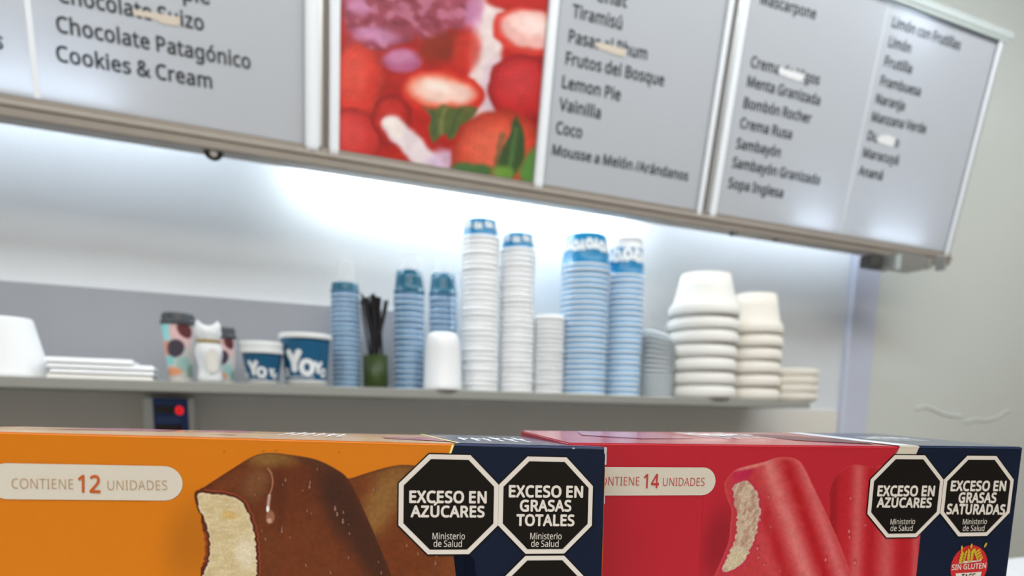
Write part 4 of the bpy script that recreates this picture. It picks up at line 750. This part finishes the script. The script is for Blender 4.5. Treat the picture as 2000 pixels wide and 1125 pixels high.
# chocolate bar artwork
BAR1 = [(380, 963), (399, 951), (450, 918), (495, 891), (528, 884.5), (564, 888), (615, 897), (654, 915), (680, 936), (705, 984), (729, 1038), (765, 1125), (800, 1220), (830, 1320), (400, 1320), (385, 1180), (392, 1128), (405, 1085), (403, 1050), (396, 1014), (385, 992)]
CRM = [(388, 964), (414, 965), (440, 967), (460, 973), (477, 988), (489, 1014), (497, 1047), (501, 1085), (501, 1130), (498, 1220), (495, 1320), (400, 1320), (388, 1200), (395, 1130), (408, 1095), (410, 1060), (402, 1020), (388, 990)]
BAR2 = [(660, 945), (690, 933), (720, 923), (759, 912), (790, 908), (820, 913), (880, 940), (918, 1000), (927, 1086), (930, 1125), (938, 1320), (780, 1320), (740, 1125), (700, 1010)]
def choc(U, V):
    p = Paint(U, V, OC); n1 = vnoise(U / 40, V / 40); n2 = vnoise(U / 6, V / 6); n3 = vnoise(U / 2.2 + 40, V / 2.2)
    p.ell(375, 1060, 50, 80, 10, (168, 92, 8), 1.4, .6)
    m2, sd2 = p.poly(smoothpoly(BAR2), (118, 56, 20), 2.2)
    q = Paint(U, V, (116, 54, 20)); q.ell(800, 925, 75, 26, -5, (124, 72, 34), .9); q.ell(745, 985, 30, 70, 30, (150, 104, 56), 1.3, .8); q.ell(790, 965, 60, 22, -8, (140, 92, 48), 1.2, .7)
    q.ell(900, 1110, 30, 60, 0, (134, 70, 34), 1.2, .5); q.ell(770, 1090, 60, 40, 0, (112, 46, 14), 1.0, .6); q.put(sst((8 - sd2) / 8), (96, 44, 16), .5); q.C *= (.93 + .14 * n2)[..., None] * np.array([.96, .96, .8])
    p.C = p.C * (1 - m2[..., None]) + q.C * m2[..., None]
    m1, sd = p.polymask(smoothpoly(BAR1), 2.2)
    q = Paint(U, V, (104, 44, 19)); q.ell(600, 1085, 110, 75, 20, (118, 52, 22), 1.3, .8)
    q.ell(528, 896, 48, 16, 4, (142, 96, 52), 1.3, .9); q.ell(500, 945, 26, 34, 35, (134, 88, 62), 1.4, .6); q.ell(448, 942, 40, 12, -32, (124, 60, 34), 1.2, .6)
    q.ell(668, 985, 34, 90, -22, (62, 30, 22), 1.2, .85); q.ell(725, 1080, 26, 80, -22, (66, 30, 20), 1.2, .8); q.ell(620, 905, 40, 10, 15, (84, 42, 28), 1.0, .6)
    q.ell(540, 975, 18, 60, 5, (88, 34, 16), 1.2, .6); q.ell(525, 1060, 20, 70, 0, (112, 54, 26), 1.2, .5)
    q.put(sst((5 - sd) / 6), (78, 38, 22), .5); q.C *= (.94 + .12 * n2 + .05 * (n1 - .5))[..., None] * np.array([.94, .95, .74])
    p.C = p.C * (1 - m1[..., None]) + q.C * m1[..., None]
    # shell edge then ice cream
    jag = np.stack([U + 3.5 * (vnoise(V / 4, U * 0 + 3) - .5), V + 2 * (n2 - .5)]); P2 = Paint(jag[0], jag[1], (0, 0, 0))
    mc, sc_ = P2.polymask(smoothpoly(CRM), 2.0)
    p.put(sst((sc_ + 11) / 4) * (U > 392), (96, 34, 12)); p.put(sst((sc_ + 9) / 3) * sst(-(sc_ + 4) / 3) * (U > 400), (178, 84, 46), .75); p.put(sst((sc_ + 4) / 2) * (1 - mc), (70, 26, 12), .9)
    ic = Paint(U, V, (212, 184, 132)); st = vnoise(U / 14 + V / 60, V / 5); ic.put(sst(st * 1.6 - .3), (190, 158, 104), .55); ic.ell(448, 1006, 14, 8, 10, (206, 160, 84), 1, .8); ic.ell(480, 1080, 20, 30, 0, (228, 206, 168), 1.2, .7)
    ic.put(sst((6 - sc_) / 6), (222, 200, 158), .5); ic.C *= (.94 + .12 * n3)[..., None]
    p.C = p.C * (1 - mc[..., None]) + ic.C * mc[..., None]
    # melt streak and droplets
    p.line([(523, 915), (530, 924), (533, 940), (531, 954), (526, 968)], 2.6, (186, 128, 96), 2.4, .8)
    p.line([(526, 968), (524, 985), (523, 998)], 6, (208, 176, 150), 4, .8); p.ell(528, 1010, 8.5, 13, 0, (150, 92, 62), .5); p.ell(526, 1017, 5, 5, 0, (200, 150, 120), .8, .9); p.ell(523, 994, 3, 6, 0, (238, 222, 205), .6)
    for (x, y, s) in [(558, 937, 4), (605, 950, 4.5), (606, 942, 3.5), (553, 947, 2), (592, 958, 2), (620, 917, 2.5), (488, 955, 2), (498, 966, 2.5), (507, 934, 2), (600, 998, 2.6), (609, 1003, 2.4), (551, 1037, 4), (551, 1032, 3), (519, 1053, 3), (512, 1037, 2.2), (655, 993, 5), (659, 1004, 4.5), (671, 1000, 3.2), (670, 1018, 5), (683, 1042, 2.5), (681, 1024, 2), (730, 956, 3.6), (598, 1104, 3.2), (646, 1118, 3.6), (681, 1089, 3), (745, 1119, 3.2), (795, 1065, 3.2), (817, 1081, 3), (853, 1086, 3), (851, 1100, 4), (740, 1098, 2), (567, 1050, 2)]:
        p.ell(x, y, s * .7, s * 1.2, 8, (70, 28, 14), .8, .6); p.ell(x - .4, y + s * .35, s * .45, s * .6, 0, (176, 126, 96), .8, .8); p.ell(x - .5, y - s * .6, s * .25, s * .4, 0, (205, 170, 145), .8, .6)
    for (x, y) in ((438, 882), (515, 881), (540, 880), (662, 884), (110, 875)): p.ell(x, y, 2.5, 1.5, 0, (120, 70, 10), .9, .6)
    return p.C
a0, b1_ = OPL.inv(290, 880); a1 = OPL.inv(938, 1100)[0]
# clip the artwork to the orange side
g = print_mesh('chocolate_bar_picture', OPL, a0, a1, -.115, .0262, 470, 400, .0001, choc, m_art, oc)
# pill label and lettering
def pill(pl, u0, u1, v0, v1, M, root, left_round=True):
    a0, b1 = pl.inv(u1, v0); a1, b0 = pl.inv(u1, v1); r_ = (b1 - b0) / 2; al = pl.inv(u0, (v0 + v1) / 2)[0]; ar = pl.inv(u1, (v0 + v1) / 2)[0]; cy = (b0 + b1) / 2
    pts = [(ar - r_ + r_ * math.cos(t), cy + r_ * math.sin(t)) for t in np.linspace(-math.pi / 2, math.pi / 2, 16)]
    pts += [(al + r_ - r_ * math.cos(t), cy + r_ * math.sin(t)) for t in np.linspace(math.pi / 2, -math.pi / 2, 16)]
    return ppoly('count_label', pl, pts, .00025, M, root, local=True)
lb = pill(OPL, -25, 357, 911, 978, m_pill, oc)
def ft(pl, s, p0, p1, hp, M, par, bold, off=.00045, name='lettering', shear=0):
    a0, b0 = pl.inv(*p0); a1, b1 = pl.inv(*p1); h = pl.inv(p0[0], p0[1] - hp)[1] - b0
    return ptext(name, pl, s, a0, b0, a1, b1, h, off, M, par, bold, shear)
ft(OPL, 'CONTIENE', (24, 954), (144, 955.5), 20, m_tan, lb, -.012); ft(OPL, '12', (153, 961), (197, 962), 33, m_orink, lb, .018); ft(OPL, 'UNIDADES', (211, 957), (327, 957), 19, m_tan, lb, -.012)
lb = pill(RPL, 1120, 1397, 913, 967, m_pill, rc)
ft(RPL, 'CONTIENE', (1161, 948), (1248, 948), 17, m_redink, lb, -.008); ft(RPL, '14', (1256, 953), (1286, 953), 27, m_redink, lb, .012); ft(RPL, 'UNIDADES', (1294, 949), (1375, 949), 16, m_redink, lb, -.008)
# warning octagons
def octagon(pl, cx, cz, W, root, lines, fine=True, bold=.04, shear=0, minis=None, black_out=.0022):
    def op(w): a = w / 2; b = a * .4142; return [(cx + x, cz + y) for x, y in ((-b, a), (b, a), (a, b), (a, -b), (b, -a), (-b, -a), (-a, -b), (-a, b))]
    o = ppoly('warning_octagon', pl, op(W + .0012), .0004, m_black, root, local=True)
    ppoly('white_border', pl, op(W), .0005, m_wtext, o, local=True); ppoly('black_field', pl, op(W * .905), .0006, m_black, o, local=True)
    for s, p0, p1, hp in lines: ft(pl, s, p0, p1, hp, m_wtext, o, bold, .0007, 'warning_lettering', shear)
    for s, p0, p1, hp in (minis or []): ft(pl, s, p0, p1, hp, m_wtext, o, -.0, .0007, 'small_lettering', shear)
    return o
W = .045
octagon(OPL, 0, 0, W, oc, [('EXCESO EN', (799, 981), (950, 982), 22), ('AZÚCARES', (801.5, 1009), (946, 1009.5), 21)], minis=[('Ministerio', (844.5, 1053), (907.5, 1053), 12.5), ('de Salud', (846.5, 1067.5), (901.5, 1068), 12.5)])
octagon(OPL, .0451, 0, W, oc, [('EXCESO EN', (993, 970), (1138, 971), 21.5), ('GRASAS', (1014.5, 998), (1115, 998), 21), ('TOTALES', (1007.5, 1026), (1121, 1026.5), 21)], minis=[('Ministerio', (1035, 1053), (1096, 1053), 12.5), ('de Salud', (1036.5, 1067.5), (1090, 1068), 12.5)])
octagon(OPL, .0451, -.0451 - .0009, W, oc, [])
octagon(RPL, 0, 0, W, rc, [('EXCESO EN', (1711, 968), (1823, 968), 19), ('AZÚCARES', (1710, 990), (1817, 990.5), 18)], minis=[('Ministerio', (1737, 1024), (1785, 1023), 10.5), ('de Salud', (1737, 1036.5), (1780, 1036.5), 10.5)], bold=.045)
octagon(RPL, .0453, 0, W, rc, [('EXCESO EN', (1854, 958), (1962, 958), 18.5), ('GRASAS', (1869, 981), (1943, 981), 18.5), ('SATURADAS', (1846, 1003), (1960, 1004), 18.5)], minis=[('Ministerio', (1878, 1024), (1925, 1023), 10.5), ('de Salud', (1878, 1036.5), (1920, 1036.5), 10.5)], bold=.045)
def edge_wrap(name, pl, T, xl, xr, x0, x1, M, root):
    s_ = lambda x: (x - xl) / (xr - xl)
    V = [pl.pt(x0, .0266, .0003), pl.pt(x1, .0266, .0003), pl.pt(x1, .0272, .0002), pl.pt(x0, .0272, .0002), top_quad(T, s_(x1), .002, .0001), top_quad(T, s_(x0), .002, .0001), top_quad(T, s_(x1), .012, .0005), top_quad(T, s_(x0), .012, .0005)]
    mk(name, V, [(0, 1, 2, 3), (3, 2, 4, 5), (5, 4, 6, 7)], M, root)
edge_wrap('navy_edge', OPL, OT, -.2257, .0738, .0022, .0731, m_navyt, oc)
# worn corner of the orange carton
V = []; FF = []
for (a, b, w_, hgt) in [(.0727, .0262, .0012, .003), (.0731, .0225, .0008, .006), (.0733, .015, .0004, .007), (.0733, .004, .0003, .006), (.0570, .0268, .0012, .0006), (-.0, -.0, 0, 0)]:
    if w_ == 0: continue
    i = len(V); V += [OPL.pt(a, b - hgt / 2, .0006), OPL.pt(a + w_, b - hgt / 2, .0006), OPL.pt(a + w_, b + hgt / 2, .0006), OPL.pt(a, b + hgt / 2, .0006)]; FF.append((i, i + 1, i + 2, i + 3))
mk('worn_edge', V, FF, m_worn, oc)
# --- red carton prints
xst = [RPL.inv(1757, 873)[0], RPL.inv(1795, 873)[0]]
xn = RPL.inv(1796, 1060)[0]
ppoly('navy_panel', RPL, [(xst[1], .0270), (RPL.inv(1790, 886)[0], RPL.inv(1790, 886)[1]), (xn - .004, .0), (xn, -.016), (xn, -.118), (.0711, -.118), (.0711, .0270)], .00015, m_navy, rc, local=True)
edge_wrap('navy_edge', RPL, RT, -.1905, .0715, xst[1], .0711, m_navyt, rc); edge_wrap('cream_edge', RPL, RT, -.1905, .0715, xst[0], xst[1], m_pill, rc)
a_, b_ = RPL.inv(1751, 888), RPL.inv(1788, 888)
ppoly('cream_stripe', RPL, [(xst[0], .0270), (xst[1], .0270), (b_[0], b_[1]), (b_[0] - .008, b_[1] - .012), (a_[0] - .008, a_[1] - .012), (a_[0], a_[1])], .0002, m_pill, rc, local=True)
s1 = (xst[0] + .1905) / .262; s2 = (xst[1] + .1905) / .262
top_poly('navy_top_panel', RT, [(s2, .003), (.997, .003), (.997, .995), (s2 + .03, .995)], m_navyt, rc)
top_poly('cream_stripe', RT, [(s1, .003), (s2, .003), (s2 + .03, .995), (s1 + .03, .995)], m_whitet, rc)
scribble(RT, .38, .55, .35, .9, 6, m_whitet, rc, 8); scribble(RT, s2 + .05, s2 + .19, .3, .75, 5, m_whitet, rc, 11)
top_poly('top_bar_picture', RT, [(.56, .3), (.68, .10), (.72, .3), (.62, .85), (.54, .8)], m_brown, rc)
top_poly('top_bar_picture', RT, [(.10, .55), (.20, .3), (.33, .35), (.30, .8), (.14, .95)], m_pinkt, rc)
RB1 = [(1418, 938), (1439, 916.5), (1493, 902), (1512, 895), (1533, 893), (1554, 896.5), (1568.5, 909.5), (1587, 947), (1613, 1001), (1639, 1060), (1663, 1125), (1700, 1230), (1420, 1230), (1385, 1150), (1397, 1121), (1422, 1062), (1426, 1030), (1429, 997), (1420, 973), (1415, 950)]
RB2 = [(1618, 990), (1617, 962), (1628, 935), (1640, 920), (1658, 910), (1677, 908), (1700, 912), (1740, 908), (1780, 915), (1797, 960), (1797, 1300), (1640, 1300), (1618, 1100)]
RCR = [(1433, 947), (1445, 942), (1458, 940), (1474, 954), (1481, 973), (1484, 1001), (1479, 1037), (1469, 1067), (1451, 1096), (1422, 1116), (1408, 1111), (1422, 1084), (1436, 1056), (1440, 1020), (1436, 992), (1432, 966)]
def icebars(U, V):
    p = Paint(U, V, RC); n2 = vnoise(U / 5, V / 5); n1 = vnoise(U / 16, V / 16); n3 = vnoise(U / 2.2, V / 2.2)
    p.ell(1405, 1060, 30, 70, 10, (130, 14, 24), 1.4, .6)
    m, sd = p.polymask(smoothpoly(RB2), 2.2); q = Paint(U, V, (186, 24, 32))
    dx = (U - 1668) + (V - 960) * .03
    for x0, wd, c, op in ((-40, 16, (146, 12, 22), .8), (8, 22, (206, 96, 86), .8), (36, 14, (172, 14, 22), .8), (66, 30, (204, 92, 84), .75), (100, 20, (176, 16, 24), .8), (124, 14, (204, 92, 84), .7)):
        q.put(np.exp(-((dx - x0) / (wd * .6)) ** 2), c, op)
    q.put(sst((5 - sd) / 5), (206, 70, 66), .4); q.C *= (.96 + .08 * n2)[..., None]
    p.C = p.C * (1 - m[..., None]) + q.C * m[..., None]
    m, sd = p.polymask(smoothpoly(RB1), 2.2); q = Paint(U, V, (190, 50, 50))
    sl = .34; t = (U - 1535) - (V - 907) * sl
    q.put(np.exp(-((t - 2) / 12) ** 2), (176, 12, 20), .95); q.put(np.exp(-((t - 34) / 13) ** 2), (214, 100, 92), .9); q.put(np.exp(-((t + 34) / 18) ** 2), (216, 112, 100), .95); q.put(np.exp(-((t + 74) / 12) ** 2) * sst((V - 950) / 60), (178, 18, 24), .85)
    q.put(np.exp(-((t + 100) / 12) ** 2), (200, 70, 66), .5); q.ell(1450, 925, 22, 12, -20, (186, 26, 62), .8, .8); q.ell(1470, 908, 40, 6, -15, (220, 150, 120), 1, .7)
    q.put(sst((V - 900) / 30) * 0 + sst((14 - (V - 893)) / 14) * 1.0, (204, 92, 78), .6)
    q.put(sst(n1 * 2 - 1), (196, 66, 62), .35); q.put(sst((4 - sd) / 4), (214, 96, 84), .5); q.C *= (.95 + .1 * n2)[..., None]
    p.C = p.C * (1 - m[..., None]) + q.C * m[..., None]
    P2 = Paint(U + 5 * (vnoise(V / 5, U * 0) - .5), V + 3 * (n2 - .5), (0, 0, 0)); mc, sc_ = P2.polymask(smoothpoly(RCR), 2)
    p.put(sst((sc_ + 7) / 3) * (1 - mc), (186, 40, 62), .7)
    ic = Paint(U, V, (200, 170, 134)); st = vnoise((U + V * .4) / 5, (V - U * .2) / 9); ic.put(sst(st * 2 - .6), (168, 112, 88), .6); ic.ell(1440, 1095, 30, 22, -40, (208, 186, 140), .8, .8); ic.C *= (.9 + .2 * n3)[..., None]
    p.C = p.C * (1 - mc[..., None]) + ic.C * mc[..., None]
    for (x, y, s) in [(1502, 970, 3), (1506, 1028, 3), (1480, 1070, 5), (1482, 1088, 4), (1494, 1102, 3.5), (1613, 1092, 5), (1525, 1114, 3), (1662, 972, 4), (1659, 1036, 5.5), (1660, 1048, 4), (1670, 1098, 5), (1691, 1025, 3), (1486, 1015, 3)]:
        p.ell(x, y, s * .6, s * 1.3, 10, (150, 14, 22), .8, .5); p.ell(x - .6, y + s * .3, s * .35, s * .7, 10, (224, 140, 130), .9, .8)
    return p.C
a0 = RPL.inv(1372, 1000)[0]
print_mesh('strawberry_ice_bar_picture', RPL, a0, xn + .0002, -.115, .0255, 330, 330, .0001, icebars, m_art, rc)
# gluten free badge
cxb, czb = RPL.inv(1892, 1107); rb = .0120
m_badge = mat('badge_red', alb(206, 34, 32), .35); m_wheat = mat('wheat_gold', alb(206, 166, 40), .4)
bdg = ppoly('round_badge', RPL, [(cxb + rb * math.cos(t), czb + rb * 1.04 * math.sin(t)) for t in np.linspace(0, 2 * math.pi, 40, endpoint=False)], .0003, m_badge, rc, local=True)
a, b = RPL.inv(1857, 1113); a2, _ = RPL.inv(1924, 1109)
ptext('badge_lettering', RPL, 'SIN GLUTEN', a, b, a2, b + .0006, .0030, .0005, m_wtext, bdg, .02)
ppoly('badge_band', RPL, [(cxb - .0085, czb - .0035), (cxb + .0085, czb - .0030), (cxb + .0075, czb - .0085), (cxb - .0075, czb - .0090)], .0005, m_wtext, bdg, local=True)
ptext('badge_lettering', RPL, 'TACC', cxb - .0045, czb - .0075, cxb + .0045, czb - .0072, .0034, .0006, m_black, bdg, .02)
ppoly('badge_band', RPL, [(cxb - .0075, czb + .0030), (cxb - .002, czb + .0036), (cxb + .006, czb + .0036), (cxb + .0078, czb + .0048), (cxb + .007, czb + .0032), (cxb - .0068, czb + .0020)], .00045, m_wtext, bdg, local=True)
for (bx, bz, ang) in ((-.0055, .0035, 8), (-.0005, .0045, 0), (.0055, .0050, -25)):
    V = []; FF = []; t = math.radians(ang)
    def grain(px_, pz_, a_, L_=.0032, w_=.0013):
        n = 8; i0 = len(V)
        for k in range(n):
            q = 2 * math.pi * k / n; x_ = w_ * .5 * math.cos(q); z_ = L_ * .5 * math.sin(q); V.append(RPL.pt(px_ + x_ * math.cos(a_) + z_ * math.sin(a_), pz_ - x_ * math.sin(a_) + z_ * math.cos(a_), .00075))
        FF.append(tuple(range(i0, i0 + n)))
    for j in range(4):
        hgt = .0016 * j
        for sd_ in (-1, 1):
            gx = cxb + bx + sd_ * .0011 - math.sin(-t) * hgt * 1.2; gz = czb + bz + hgt * math.cos(t); grain(gx, gz, t * -1 + sd_ * .55 if ang >= 0 else .45 + sd_ * .5)
    grain(cxb + bx + math.sin(-t) * .0075, czb + bz + .0075, -t)
    mk('wheat_ear', V, FF, m_wheat, bdg)
